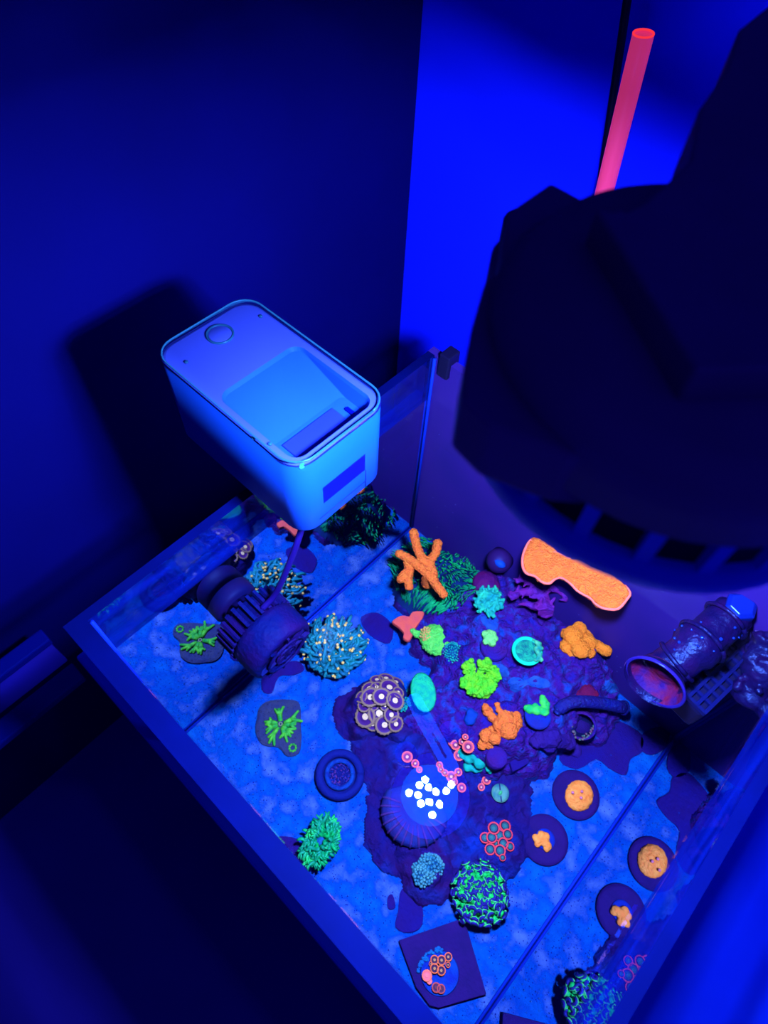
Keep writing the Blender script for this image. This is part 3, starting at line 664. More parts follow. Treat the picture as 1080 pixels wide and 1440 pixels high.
bm = nb(); lathe(bm, pb - axc * .018, axc, [(R0 * .5, .003), (R0 * .78, .010), (R0 * .81, .0175)], 28, None, True, False); put('hollow', mesh('hollow', bm, m_cup), th)
bm = nb()
for i in range(36):
    a = rnd(PI * .95, PI * 2.05); u_ = Vector((RX.x, RX.y, 0)).normalized(); w_ = axc.cross(u_) ; ball(bm, pb + axc * .0015 + (u_ * math.cos(a) + w_ * math.sin(a)) * R0 * rnd(.62, .98), rnd(.0008, .0018), 1)
put('speckles', mesh('speckles', bm, mat('speckle', seen(110, 60, 140), seen(60, 130, 150), 400)), th, kind='stuff')
bm = nb(); tube(bm, [Vector((p.x, p.y, -.002)), pb - axc * .014], [.012, .011], 12); put('stem', mesh('stem', bm, m_base), th)
lumps('cap_coral', 'dark red cap of crust behind the dark pipe', [(770, 225, 12), (730, 240, 8), (810, 240, 7)], mat('red_crust', seen(105, 12, 75), seen(80, 12, 110), 70, rough=.8, bump=.5), q, .0013, .0008, .7, .2, 150)
# dark folded rock tongue right of the salmon coral, flat triangle, ringed cap
m_tongue = mat('tongue_rock', seen(48, 22, 150), seen(38, 20, 175), 60, rough=.8, bump=.8, bscale=240, lo=.3, hi=.7)
lumps('rock_tongue', 'knobbly dark purple rock tongue right of the salmon lobed coral', [(500, 500, 14, .002), (530, 505, 13, .002), (560, 490, 15, .002), (590, 500, 14, .001), (650, 515, 13, .001), (620, 500, 13), (680, 530, 12), (700, 570, 9), (540, 530, 12), (470, 515, 11, .001)], m_tongue, q, .0013, .0016, .6, .2, 130, 2, 'rock')
pts = [atz(*q(x, y), .022) for x, y in ((300, 560), (370, 553), (420, 580), (447, 605), (432, 640), (380, 672), (330, 697), (312, 640))]
bm = nb(); prism(bm, pts, -.021, .003, .08); bevel(bm, .0012); tag(put('rock_chip', mesh('rock_chip', bm, m_purple, False), None, Vector((pts[0].x, pts[0].y, 0))), 'flat triangular purple rock chip below the salmon lobed coral', 'rock')
plug(*q(230, 620), 15, 'dark plug left of the triangular rock chip', m_plug, 2, .012)
lumps('blue_lump', 'small blue lump left of the salmon lobed coral', [(90, 345, 7), (85, 385, 9), (110, 360, 6)], mat('blue_skin', seen(12, 62, 215), rough=.7, bump=.3), q)

# ---- ridged fan coral
m_fan = mat('fan_skin', seen(38, 32, 160), seen(30, 50, 190), 60, rough=.7, bump=.3); m_ridge = mat('fan_ridge', seen(78, 44, 165), seen(60, 46, 185), 80, rough=.7)
p = hit(575, 1158); th = thing('fan_coral', 'ridged brown fan coral below the lamp reflection', 'coral', p); ph0 = math.atan2(0, 1)
fdir = atz(560, 1195) - atz(583, 1135); fdir.z = 0; fdir.normalize(); fs = Vector((-fdir.y, fdir.x, 0)); cF = atz(583, 1140, p.z)
bm = nb(); R0 = px(48, p)
loft(bm, [[cF + (fdir * math.cos(t) + fs * math.sin(t)) * R0 * s + UP * h for t in [(-1.75 + 3.5 * k / 24) for k in range(25)] + [3.1]] for s, h in ((.98, -.004), (1, .004), (.92, .009), (.6, .013), (.25, .010), (.15, .006))])
put('cap', mesh('cap', bm, m_fan), th)
for k in range(13):
    t = -1.5 + 3.0 * k / 12; d_ = fdir * math.cos(t) + fs * math.sin(t)
    bm = nb(); tube(bm, [cF + d_ * R0 * s + UP * h for s, h in ((.45, .0125), (.65, .0128), (.9, .0098), (1.0, .0052), (1.01, .001))], [.0006, .0011, .0013, .0012, .0008], 5); put('ridge', mesh('ridge', bm, m_ridge), th)

# ---- flat green star patches with a grey skirt
m_gry = mat('grey_skirt', seen(38, 52, 140), seen(50, 62, 135), 130, rough=.8, bump=.5, bscale=350, dots=(seen(30, 35, 100), 260, .16)); m_star = mat('star_green', seen(30, 165, 85), seen(85, 215, 70), 160, rough=.6)
c = hit(395, 1020); th = thing('star_coral', 'flat grey-skirted coral with a branching green star centre on the sand', 'coral', c)
o_ = [(366, 995), (380, 986), (410, 985), (422, 992), (423, 1020), (424, 1040), (420, 1060), (404, 1064), (392, 1052), (370, 1048), (360, 1030), (362, 1010)]
pts = spline([atz(u, v) for u, v in o_], 3); bm = nb(); prism(bm, pts, 0, .0035, .10); put('skirt', mesh('skirt', bm, m_gry, False), th)
bm = nb()
for k in range(9):
    a = 2 * PI * k / 9 + rnd(-.3, .3); d_ = Vector((math.cos(a), math.sin(a), 0)); s_ = Vector((-d_.y, d_.x, 0)); L = px(26, c) * rnd(.8, 1.1)
    o1 = c + UP * .0042 + d_ * L * .18; o2 = c + UP * .005 + d_ * L * .55 + s_ * rnd(-.002, .002); tube(bm, [o1, o2], [.0017 + rnd(0, .0008), .0024 + rnd(0, .0010)], 5)
    for sg in (-1, .1, 1): e = o2 + d_ * L * rnd(.05, .5) + s_ * sg * L * rnd(.15, .34); tube(bm, [o2, e], [.0023, .0015], 5); ball(bm, e, .0016, 1, (1, 1, .6))
    ball(bm, o2, .0024, 1, (1, 1, .6))
put('star_arms', mesh('star_arms', bm, m_star), th, kind='stuff')
bm = nb(); lp = ring(c + UP * .0048, .0017, UP, 14); tube(bm, lp + [lp[0]], .0008, 6); put('mouth', mesh('mouth', bm, mat('grey_mouth', seen(120, 150, 150), rough=.6)), th)
bm = nb(); e = hit(412, 1053) + UP * .0042
for k in range(9): a = k * .7; ball(bm, e + Vector((.0035 * math.cos(a), .0035 * math.sin(a), 0)), .0015, 1, (1, 1, .6))
put('young_star', mesh('young_star', bm, m_star), th)

# ---- dark ring dish with a speckled middle
p, R0, th = plug(478, 1091, 35, 'dark ring-shaped dish with a speckled blue middle on the sand', mat('dish_dark', seen(12, 20, 150), seen(18, 16, 135), 60, rough=.8, bump=.4), 0, .004, 'ring_dish', cat='dish')
bm = nb(); lp = ring(p + UP * .006, R0 * .82, UP, 40); tube(bm, lp + [lp[0]], R0 * .17, 10); put('raised_ring', mesh('raised_ring', bm, mat('dish_ring', seen(14, 26, 165), rough=.8, bump=.4)), th)
bm = nb(); lp = ring(p + UP * .0062, R0 * .52, UP, 34); tube(bm, lp + [lp[0]], R0 * .10, 8); put('inner_ring', mesh('inner_ring', bm, mat('dish_in', seen(10, 70, 225), seen(14, 40, 190), 200, rough=.8, bump=.5)), th)
bm = nb()
for k in range(110): a, s = rnd(0, 6.28), math.sqrt(rnd(0, 1)); ball(bm, p + Vector((math.cos(a) * s * R0 * .45, math.sin(a) * s * R0 * .45, .0055)), rnd(.0006, .0013), 1)
put('speckles', mesh('speckles', bm, mat('dish_speckle', seen(12, 40, 200), seen(120, 60, 170), 330, lo=.45, hi=.72)), th, kind='stuff')

# ---- orange frags on dark round discs
m_of = mat('orange_frag', seen(255, 150, 75), seen(255, 175, 100), 200, rough=.7, bump=.5, bscale=420, dots=(seen(250, 110, 60), 300, .10))
p, R0, th = plug(765, 1181, 33.5, 'dark round disc holding a small orange coral chip', m_base, 0, .0035, 'frag_disc', grp=None, cat='disc')
bm = nb(); lathe(bm, p + UP * .0036, UP, [(R0 * .42, 0), (R0 * .40, .0012), (R0 * .3, .0006), (R0 * .05, .0004)], 28); put('blue_dimple', mesh('blue_dimple', bm, mat('dimple', seen(14, 40, 215), rough=.8)), th)
bm = nb()
for x, y, r in ((610, 690, 5), (655, 670, 6), (690, 680, 5.5), (680, 720, 7), (700, 750, 6.5), (695, 772, 5), (640, 710, 6), (625, 735, 5)):
    e = atz(640 + x / 5.4, 1050 + y / 5.4, .0065); ball(bm, e, px(r, e), 2, (1, 1, .8))
tag(put('orange_chip', fuse('orange_chip', bm, m_of, .0008, 1, .0006, 300), None, p + UP * .0036), 'small orange coral chip on the lower left dark disc', 'coral')
p, R0, th = plug(809, 1118, 33.5, 'dark round disc under the large orange button coral', m_base, 0, .0035, 'frag_disc', cat='disc')
c = atz(814, 1119, .0045); bm = nb(); R1 = px(20, c)
for i in range(170):
    z = 1 - (i + .5) / 170; a = i * 2.39996; s = math.sqrt(1 - z * z); ball(bm, c + Vector((s * math.cos(a) * .95, s * math.sin(a) * 1.1, z * .45)) * R1 * .95, rnd(.0010, .0016), 1)
ball(bm, c, R1, 2, (.93, 1.08, .45))
th = thing('button_coral', 'round bumpy orange button coral on the upper right dark disc', 'coral', c)
put('body', fuse('body', bm, m_of, .0008, 1, .0004, 350), th)
for x, y in ((893, 348), (963, 340), (957, 388)): e = atz(640 + x / 5.4, 1050 + y / 5.4, .0138); bm = nb(); ball(bm, e, .0017, 1, (1, 1, .6)); put('mouth', mesh('mouth', bm, mat('lilac_mouth', seen(215, 130, 215), rough=.6)), th)

# ---- square tile with a round dimple
q = C2(6, 560, 1200)
o_ = [q(*t) for t in ((5, 735), (555, 545), (745, 1190), (345, 1305), (265, 1285), (150, 1130))]
pts = [atz(u, v, .006) for u, v in o_]; bm = nb(); prism(bm, pts, -.006, 0); bevel(bm, .0006)
cT = atz(*q(350, 1010), .006); th = thing('frag_tile', 'dark square tile with one cut corner and a round blue dimple', 'tile', Vector((cT.x, cT.y, 0)))
put('slab', mesh('slab', bm, m_base, False), th)
bm = nb(); R0 = px(26, cT); lathe(bm, cT, UP, [(R0 * 1.05, 0), (R0, .0010), (R0 * .9, .0004), (R0 * .3, .0003)], 36); put('dimple', mesh('dimple', bm, mat('dimple_blue', seen(14, 40, 225), seen(10, 70, 240), 60, rough=.8, bump=.5)), th)
bm = nb()
for x, y in [(345, 800), (320, 815), (360, 825), (300, 830), (275, 835), (245, 845), (230, 870), (215, 890), (205, 915), (190, 935), (185, 960), (165, 975), (175, 985), (235, 900), (340, 820)]:
    for _ in range(4): e = atz(*q(x + rnd(-14, 14), y + rnd(-14, 14)), .0075); ball(bm, e, rnd(.0009, .0017), 1, (1, 1, .8))
tag(put('blue_crumbs', mesh('blue_crumbs', bm, mat('crumb_blue', seen(10, 90, 240), seen(20, 120, 250), 200)), None, cT), 'row of bright blue crumbs along the dimple of the square tile', 'crumbs', kind='stuff')

# ---- button polyps: one mesh per colour, every polyp an object
def polyp_mesh(name, mats, teeth=16, prof=None):
    bm = nb(); prof = prof or [(.45, -.9, 3), (.62, -.2, 3), (1.0, .22, 3), (.97, .30, 3), (.80, .26, 2), (.58, .20, 1), (.36, .22, 1), (.30, .26, 0), (.16, .27, 0), (.02, .20, 0)]
    n = teeth * 2; loops = []
    for i, (r, z, k) in enumerate(prof):
        loops.append([Vector((r * (1.10 if (i in (2, 3) and j % 2) else 1.0) * math.cos(2 * PI * j / n), r * (1.10 if (i in (2, 3) and j % 2) else 1.0) * math.sin(2 * PI * j / n), z)) for j in range(n)])
    loft(bm, loops, False, True, [p[2] for p in prof[:-1]] + [prof[-1][2]])
    return mesh(name, bm, mats)
def MM(*c): return mat('polyp_%d_%d_%d' % c, seen(*c), rough=.6, spec=.2)
PM_TAN = polyp_mesh('button_polyp', [MM(225, 215, 215), MM(62, 25, 140), MM(70, 30, 150), mat('tan_rim', seen(120, 105, 130), seen(150, 135, 140), 300, rough=.7)])
PM_RED = polyp_mesh('button_polyp', [MM(45, 120, 150), MM(35, 95, 130), MM(45, 12, 50), MM(225, 70, 95)])
PM_ORG = polyp_mesh('button_polyp', [MM(190, 150, 110), MM(70, 30, 60), MM(50, 18, 50), MM(240, 120, 70)])
PM_PNK = polyp_mesh('button_polyp', [MM(225, 170, 190), MM(120, 45, 110), MM(190, 70, 120), MM(250, 115, 120)])
PM_BRN = polyp_mesh('button_polyp', [MM(110, 60, 60), MM(80, 30, 70), MM(95, 40, 70), MM(200, 85, 90)])
PM_PK2 = polyp_mesh('button_polyp', [MM(255, 140, 170), MM(250, 125, 165), MM(245, 120, 150), MM(250, 130, 120)])
def colony(lab, u, v, s, ox, oy, lst, me, cat='coral', zmin=0, lift=.0028, tilt=.25, sq=1.0, basem=None, name='button_colony', grow=1.0):
    c = hit(u, v); th = thing(name, lab, cat, c); bm = nb()
    for x, y, r in lst:
        uu, vv = ox + x / s, oy + y / s; p = hit(uu, vv); p = Vector((p.x, p.y, max(p.z, zmin) + lift)); R0 = px(r * grow / s, p)
        o = bpy.data.objects.new('polyp', me); C.objects.link(o); o.parent = th
        d = (p - c); d.z = 0; k = tilt * min(1.6, d.length / .02)
        nrm = (UP + (d.normalized() * k if d.length > 1e-6 else Vector())).normalized()
        o.location = p - c; o.rotation_euler = nrm.to_track_quat('Z', 'Y').to_euler(); o.scale = (R0, R0, R0 * 1.0 * sq)
        ball(bm, p - UP * (R0 * .75), R0 * .85, 1, (1, 1, .8))
    put('shared_base', mesh('shared_base', bm, basem or m_base), th); return th
colony('mound of purple button polyps with tan fringed rims', 535, 988, 3.6, 380, 840, [(600, 468, 44), (510, 515, 44), (562, 512, 40), (627, 530, 42), (552, 592, 50), (485, 608, 46), (577, 648, 42), (480, 552, 32), (580, 553, 24), (632, 645, 34), (540, 465, 30), (503, 470, 34), (634, 440, 34), (540, 428, 30), (585, 422, 34), (465, 512, 28), (610, 600, 34), (645, 490, 26), (525, 555, 22), (520, 645, 30)], PM_TAN, tilt=.55, basem=mat('tan_rim', (0, 0, 0)), grow=1.16)
colony('patch of teal button polyps with red fringed rims above the hammer coral', 700, 1182, 5.4, 640, 1050, [(288, 625, 44), (372, 608, 42), (222, 697, 38), (272, 694, 40), (331, 680, 44), (393, 670, 38), (260, 782, 40), (358, 738, 40), (335, 792, 42), (410, 762, 32), (355, 845, 24), (305, 735, 26)], PM_RED, tilt=.25)
colony('five orange rimmed button polyps on the square tile', 617, 1353, 6, 560, 1200, [(297, 897, 34), (355, 900, 36), (410, 872, 32), (408, 938, 20), (297, 968, 36), (353, 985, 36), (268, 930, 18)], PM_ORG, zmin=.0066, tilt=.12)
colony('single pink round polyp at the left of the square tile', 599, 1371, 6, 560, 1200, [(233, 1028, 42), (255, 1075, 22)], PM_PK2, zmin=.0066, tilt=0)
colony('pair of brown button polyps at the bottom of the tile dimple', 614, 1388, 6, 560, 1200, [(310, 1127, 36), (350, 1138, 34)], PM_BRN, zmin=.0066, tilt=.1)
colony('group of large pink button polyps right of the lamp reflection arm', 650, 1050, 5.54, 540, 920, [(555, 715, 38), (650, 732, 46), (628, 655, 24), (580, 795, 40), (520, 700, 22), (605, 690, 26)], PM_PNK, tilt=.2, basem=MM(250, 115, 120))
colony('pair of pink button polyps left of the lamp reflection', 572, 1066, 5.54, 540, 920, [(178, 808, 42), (240, 858, 30), (272, 905, 24)], PM_PNK, tilt=.2, basem=MM(250, 115, 120))
colony('row of pink button polyps just above the lamp reflection', 632, 1092, 5.54, 540, 920, [(520, 960, 40), (470, 930, 26), (575, 925, 30), (430, 870, 26), (600, 1045, 34), (545, 1000, 26), (440, 905, 24)], PM_PNK, tilt=.2, basem=MM(250, 115, 120))
colony('two red oval polyps left of the pale slit mushroom', 680, 1102, 5.4, 640, 1050, [(232, 262, 32), (195, 312, 26), (212, 275, 18)], PM_PNK, tilt=.3)
# pale slit mushroom
p = hit(640 + 333 / 5.4, 1050 + 362 / 5.4); th = thing('mushroom_coral', 'pale round mushroom coral with a slit, above the red rimmed polyps', 'coral', p); R0 = px(12.5, p)
bm = nb(); lathe(bm, p, UP, [(R0 * .35, 0), (R0 * .4, .004), (R0, .0062), (R0 * .98, .0072), (R0 * .6, .0078), (R0 * .3, .0068)], 30); put('cap', mesh('cap', bm, mat('pale_cap', seen(45, 125, 175), seen(95, 170, 190), 130, rough=.6, bump=.4)), th)
bm = nb(); ball(bm, p + UP * .0072, R0 * .26, 2, (.7, 1.1, .5)); put('mouth', mesh('mouth', bm, mat('green_mouth', seen(60, 190, 150), rough=.6)), th)
sl = Vector((RY.x, RY.y, 0)).normalized(); bm = nb(); tube(bm, [p + UP * .0078 + sl * R0 * .95, p + UP * .0080 + sl * R0 * .35], .0006, 5); tube(bm, [p + UP * .0080 - sl * R0 * .3, p + UP * .0078 - sl * R0 * .95], .0006, 5); put('slit', mesh('slit', bm, m_base), th)
# pale grit on the rock: bright sand lying in hollows
m_grit = mat('rock_sand', seen(20, 75, 235), seen(40, 95, 245), 120, rough=.9, bump=.6, bscale=420)
for o_, lab in (([(712, 960), (722, 952), (738, 957), (752, 950), (768, 955), (774, 966), (758, 968), (742, 964), (730, 972), (716, 969)], 'patch of pale blue sand on the rock below the turquoise ring'), ([(690, 935), (712, 938), (715, 952), (700, 950)], 'patch of pale blue sand beside the lime green coral'), ([(675, 868), (698, 866), (700, 884), (684, 886)], 'patch of pale blue sand under the aqua coral'), ([(850, 958), (872, 962), (876, 974), (858, 976)], 'patch of pale blue sand at the far right end of the rock')):
    pts = spline([hit(u, v) for u, v in o_], 3); cz = hit(sum(u for u, v in o_) / len(o_), sum(v for u, v in o_) / len(o_)); bm = nb()
    rings = [[(cz.xy.lerp(p.xy, s)) for p in pts] for s in (.3, .65, .9, 1.0)]
    loft(bm, [[Vector((p.x, p.y, ground(p.x, p.y) + (.0012 if k < 3 else -.0005))) for p in r_] for k, r_ in enumerate(rings)], True, False)
    tag(put('sand_patch', mesh('sand_patch', bm, m_grit), None, cz), lab, 'sand', group='sand patches on the rock', kind='stuff')

# ================================================================== REEF LAMP
m_blk = mat('black_plastic', (0.0020, 0.0015, 0.012), (0.0025, 0.002, 0.016), 40, rough=0.45, spec=0.2)
m_lb = mat('lamp_plastic', (0.16, 0.07, 0.20), (0.17, 0.07, 0.22), 40, rough=0.7, spec=0.1)
m_blk2 = mat('dark_blue_plastic', (0.003, 0.005, 0.11), (0.003, 0.006, 0.14), 40, rough=0.4, spec=0.2)
m_ringp = mat('lamp_ring_plastic', (0.02, 0.05, 0.70), (0.02, 0.05, 0.80), 40, rough=0.5, spec=0.2)
m_lens = emit('lamp_lens', (0.0, 0.075, 1.0), 34.0)
m_led = emit('led_chip', LED_COL, LED_POWER)
LZ = 0.565; LC = Vector((0.233, 0.155, LZ)); LR = 0.059
lamp = thing('reef_lamp', 'black round LED reef lamp with slotted sides hanging over the aquarium', 'lamp', LC)
def lampput(n, bm, m, **k): return put(n, mesh(n, bm, m, **k), lamp)
bm = nb(); lathe(bm, LC, (0, 0, 1), [(LR - .010, .004), (LR - .004, .004), (LR - .006, .040), (LR - .012, .046)], 48); lampput('core', bm, m_blk)
bm = nb(); lathe(bm, LC, (0, 0, 1), [(LR - .006, .002), (LR - .004, -.0025), (LR - .001, -.0025), (LR, -.001), (LR, .006), (LR - .002, .008), (LR - .008, .008)], 48, None, False, False); lampput('lower_rim', bm, m_ringp)
bm = nb(); lathe(bm, LC, (0, 0, 1), [(LR - .006, .022), (LR - .001, .022), (LR - .002, .040), (LR - .008, .047)], 48, None, False, True); lampput('top_cover', bm, m_lb)
NR = 22
for k in range(NR):
    a = 2 * PI * k / NR
    bm = nb(); box(bm, (LR - .008, -.0020, .007), (LR - .0015, .0020, .023))
    bm.transform(Matrix.Translation(LC) @ Matrix.Rotation(a, 4, 'Z')); lampput('rib', bm, m_ringp, smooth=False)
LP = [(575, 1115), (590, 1104), (588, 1118), (592, 1130), (598, 1096), (603, 1107), (604, 1128), (613, 1113), (618, 1131), (628, 1112), (608, 1146), (635, 1103)]
lc = sum((refl(u, v, LZ) for u, v in LP), Vector()) / len(LP)
bm = nb(); lathe(bm, Vector((lc.x, lc.y, LZ)), (0, 0, 1), [(.031, .0), (.033, .0025), (.033, .006)], 40); lampput('lens', bm, m_lens)
bm = nb(); lathe(bm, Vector((lc.x, lc.y, LZ)), (0, 0, 1), [(.0335, .002), (.045, .002), (.046, .004)], 40, None, False, False); lampput('lens_collar', bm, emit('collar_glow', (0.0, 0.012, 1.0), 13.0))
for u, v in LP:
    p = refl(u, v, LZ - .0012); bm = nb(); lathe(bm, Vector((p.x, p.y, LZ - .0012)), (0, 0, 1), [(.0036, 0), (.0039, .0008)], 10, None, True, False)
    lampput('led', bm, m_led, smooth=False)
# bracket: slotted arm beside the lens, two round spacers, cover block and beam towards the back
br = thing('lamp_bracket', 'black mounting bracket with a broad beam carrying the reef lamp', 'bracket', (0.24, 0.3, 0.61))
def brput(n, bm, m, **k): return put(n, mesh(n, bm, m, **k), br)
AZ = .550
a0, a1 = refl(583, 986, AZ), refl(634, 1078, AZ); d = (a1 - a0).normalized(); n_ = Vector((-d.y, d.x, 0)); hw = .0100
def armloop(z, hw, f0=0.0, f1=1.0):
    pts = []; c0, c1 = a0.lerp(a1, f0), a0.lerp(a1, f1)
    for c, s in ((c1, 1), (c0, -1)):
        for k in range(9):
            t = -PI / 2 + PI * k / 8
            pts.append(c + d * (s * hw * math.cos(t)) + n_ * (s * hw * math.sin(t)) + Vector((0, 0, z)))
    return pts
m_arm = emit('arm_glow', (0.002, 0.06, 1.0), 30.0); m_sp = emit('spacer_glow', (0.0, 0.005, 1.0), 10.0)  # glow added to arm and spacers so the water mirrors them bright blue
bm = nb(); loft(bm, [armloop(.0008, hw + .001), armloop(.0100, hw + .001)]); brput('arm', bm, m_blk, smooth=False)
bm = nb(); loft(bm, [armloop(0, hw - .0005), armloop(.0007, hw - .0005)]); brput('glow_strip', bm, m_arm, smooth=False)
bm = nb(); loft(bm, [armloop(-.0006, .0016, .52, .86), armloop(-.0001, .0016, .52, .86)]); brput('slot', bm, m_blk, smooth=False)
for u, v in ((571, 1059), (633, 1030)):
    p = refl(u, v, .556); bm = nb(); lathe(bm, p, (0, 0, 1), [(.0135, .0008), (.0145, .0), (.0145, .030), (.012, .034)], 28, None, False, True); brput('spacer', bm, m_lb)
    bm = nb(); lathe(bm, p, (0, 0, 1), [(.0134, .0008), (.0134, .0030)], 28); brput('spacer_glow_disc', bm, m_sp)  # glowing disc added under each spacer for its deep blue reflection
def slab(zt, th, pts, name, m):
    bm = nb(); o_ = [atz(u, v, zt) for u, v in pts]; prism(bm, o_, -th, 0); bevel(bm, .0015); brput(name, bm, m, smooth=False)
slab(.600, .020, [(648, 560), (655, 500), (664, 455), (682, 393), (703, 380), (712, 298), (775, 255), (842, 291), (905, 285), (1010, 420), (1000, 660), (800, 640), (690, 600)], 'cover_plate', m_lb)
slab(.622, .022, [(838, 291), (862, 297), (870, 291), (880, 297), (905, 285), (970, 225), (985, 150), (1020, 100), (1040, 40), (1080, 8), (1500, -150), (1500, 500), (980, 520)], 'beam', m_lb)
bm = nb(); box(bm, (0.36, 0.41, -0.010), (0.40, 0.44, 0.601)); bevel(bm, .002); brput('post', bm, m_blk, smooth=False)

# ================================================================== FISH FEEDER
m_fw = mat('feeder_shell', (0.0016, 0.030, 0.26), rough=0.45, spec=0.15)
m_fd = mat('feeder_deck', (0.022, 0.042, 0.30), rough=0.45, spec=0.15)
m_fh = mat('feeder_hopper', (0.004, 0.036, 0.30), rough=0.5, spec=0.1)
m_fl = mat('feeder_slot', (0.006, 0.014, 0.26), rough=0.5, spec=.1)
m_lid = clear('feeder_lid', 0.2, 1.0, 0.03, 0.6, tint=(.93, .96, 1), rough=.03)
m_win = mat('feeder_window', (0.0004, 0.0012, 0.10), rough=0.4, spec=0.1)
m_line = mat('seam_line', (0.002, 0.003, 0.05), rough=0.6)  # dark tone of the feeder's joint lines
X0, X1, Y0, Y1, ZB, ZT = -0.0715, 0.0705, 0.1365, 0.2195, 0.3195, 0.3950
fx, fy = (X0 + X1) / 2, (Y0 + Y1) / 2
fd = thing('fish_feeder', 'pale boxy automatic fish feeder with a clear lid clamped over the aquarium rim', 'feeder', (fx, fy, ZB))
def fput(n, bm, m, parent=None, **k): return put(n, mesh(n, bm, m, **k), parent or fd)
rr = .0155
bm = nb(); loft(bm, [rrect(X0 + .004, X1 - .004, Y0 + .004, Y1 - .004, rr - .004, ZB), rrect(X0 + .001, X1 - .001, Y0 + .001, Y1 - .001, rr - .001, ZB + .001), rrect(X0, X1, Y0, Y1, rr, ZB + .003), rrect(X0, X1, Y0, Y1, rr, ZT + .0005), rrect(X0 + .001, X1 - .001, Y0 + .001, Y1 - .001, rr - .001, ZT + .001)], True, False)
body = fput('body', bm, m_fw)
hx0, hx1, hy0, hy1 = -0.012, 0.0635, Y0 + .0065, Y1 - .0065
bm = nb(); loft(bm, [rrect(X0 + .001, X1 - .001, Y0 + .001, Y1 - .001, rr - .001, ZT + .001), rrect(X0 + .0025, X1 - .0025, Y0 + .0025, Y1 - .0025, rr - .002, ZT + .0015), rrect(hx0, hx1, hy0, hy1, .009, ZT + .0015)], False, False)
fput('deck', bm, m_fd, smooth=False)
bm = nb(); loft(bm, [rrect(hx0, hx1, hy0, hy1, .009, ZT + .0015), rrect(hx0 + .002, hx1 - .001, hy0 + .001, hy1 - .001, .008, ZT - .001), rrect(.035, hx1 - .0015, hy0 + .003, hy1 - .003, .005, ZT - .0125)], False, True)
hop = fput('hopper', bm, m_fh, smooth=False)
bm = nb(); box(bm, (.039, hy0 + .009, ZT - .0124), (.0595, hy1 - .016, ZT - .0112)); bevel(bm, .0008); fput('feeding_plate', bm, m_fl, hop, smooth=False)
bm = nb(); box(bm, (.046, hy1 - .0115, ZT - .0124), (.053, hy1 - .0085, ZT - .0100)); bevel(bm, .0006); fput('level_sensor', bm, m_win, hop, smooth=False)
lid = None
bm = nb(); lp = [rrect(X0, X1, Y0, Y1, rr, ZT + .0018), rrect(X0, X1, Y0, Y1, rr, ZT + .0045), rrect(X0 + .001, X1 - .001, Y0 + .001, Y1 - .001, rr - .001, ZT + .0052)]
loft(bm, lp, False, True); lid = fput('lid', bm, m_lid)
bm = nb(); lo = rrect(X0 + .0002, X1 - .0002, Y0 + .0002, Y1 - .0002, rr, ZT + .0012); tube(bm, lo + [lo[0]], .0005, 6); fput('seam', bm, m_line, lid)
m_rimb = mat('lid_rim', seen(40, 130, 255, .5), rough=0.25, spec=0.3)
bm = nb(); lo = rrect(X0 + .0006, X1 - .0006, Y0 + .0006, Y1 - .0006, rr, ZT + .0048); tube(bm, lo + [lo[0]], .00075, 6); fput('rim', bm, m_rimb, lid)
bx_, by_ = at(310, 473, 2, ZT).xy
bm = nb(); lathe(bm, (bx_, by_, ZT + .0014), (0, 0, 1), [(.0098, 0), (.0098, .0012), (.0092, .0016), (.0084, .0012), (.0080, .0006)], 32, None, False, False); bt = fput('button_ring', bm, m_rimb)
bm = nb(); lathe(bm, (bx_, by_, ZT + .0016), (0, 0, 1), [(.0080, 0), (.0080, .0006), (.0076, .0009)], 32); fput('button', bm, m_fd)
for u, v in ((263, 512), (367, 448), (357, 619), (380, 627)):
    p = at(u, v, 2, ZT); bm = nb(); lathe(bm, (p.x, p.y, ZT + .0016), (0, 0, 1), [(.0014, 0), (.0014, .0008), (.0009, .0012)], 12); fput('screw', bm, m_rimb)
xf = X1
p0, p1 = at(455, 705, 0, X1), at(513, 663, 0, X1)
bm = nb(); box(bm, (xf - .003, min(p0.y, p1.y), .3445), (xf + .0003, max(p0.y, p1.y), .3625)); bevel(bm, .0003); wn = fput('window', bm, m_win, smooth=False)
bm = nb(); tube(bm, [(xf + .0001, p1.y + .0008, .343), (xf + .0001, p1.y + .0008, ZB + .004)], .0004, 6); fput('seam', bm, m_line)
bm = nb(); tube(bm, [(xf + .0001, Y0 + rr, ZB + .0105), (xf + .0001, p1.y + .0008, ZB + .0105)], .00025, 6); fput('seam', bm, m_line)
m_ind = emit('indicator', (0.08, 1.0, 0.85), 1.1)
p = at(425, 669, 0, X1 - .004); bm = nb(); ball(bm, (p.x + .001, p.y, ZT + .0005), .0022, 2, (.7, 1, .9)); fput('indicator_light', bm, m_ind, None)
# clamp on the rim
bm = nb(); box(bm, (-.030, .160, .299), (.020, .196, ZB + .001)); bevel(bm, .002); fput('clamp_block', bm, m_blk2, smooth=False)
for a, b in ((-.022, -.0095), (.0015, .012)):
    bm = nb(); box(bm, (a, .166, .262), (b, .190, .300)); bevel(bm, .0015); fput('clamp_jaw', bm, m_blk2, smooth=False)
bm = nb(); lathe(bm, (-.022, .178, .275), (-1, 0, 0), [(.003, 0), (.003, .008), (.008, .009), (.008, .016), (.006, .018)], 16); fput('clamp_screw', bm, m_blk2)
bm = nb(); box(bm, (.030, .165, ZB - .006), (.062, .195, ZB + .001)); bevel(bm, .002); fput('outlet', bm, m_fl, smooth=False)

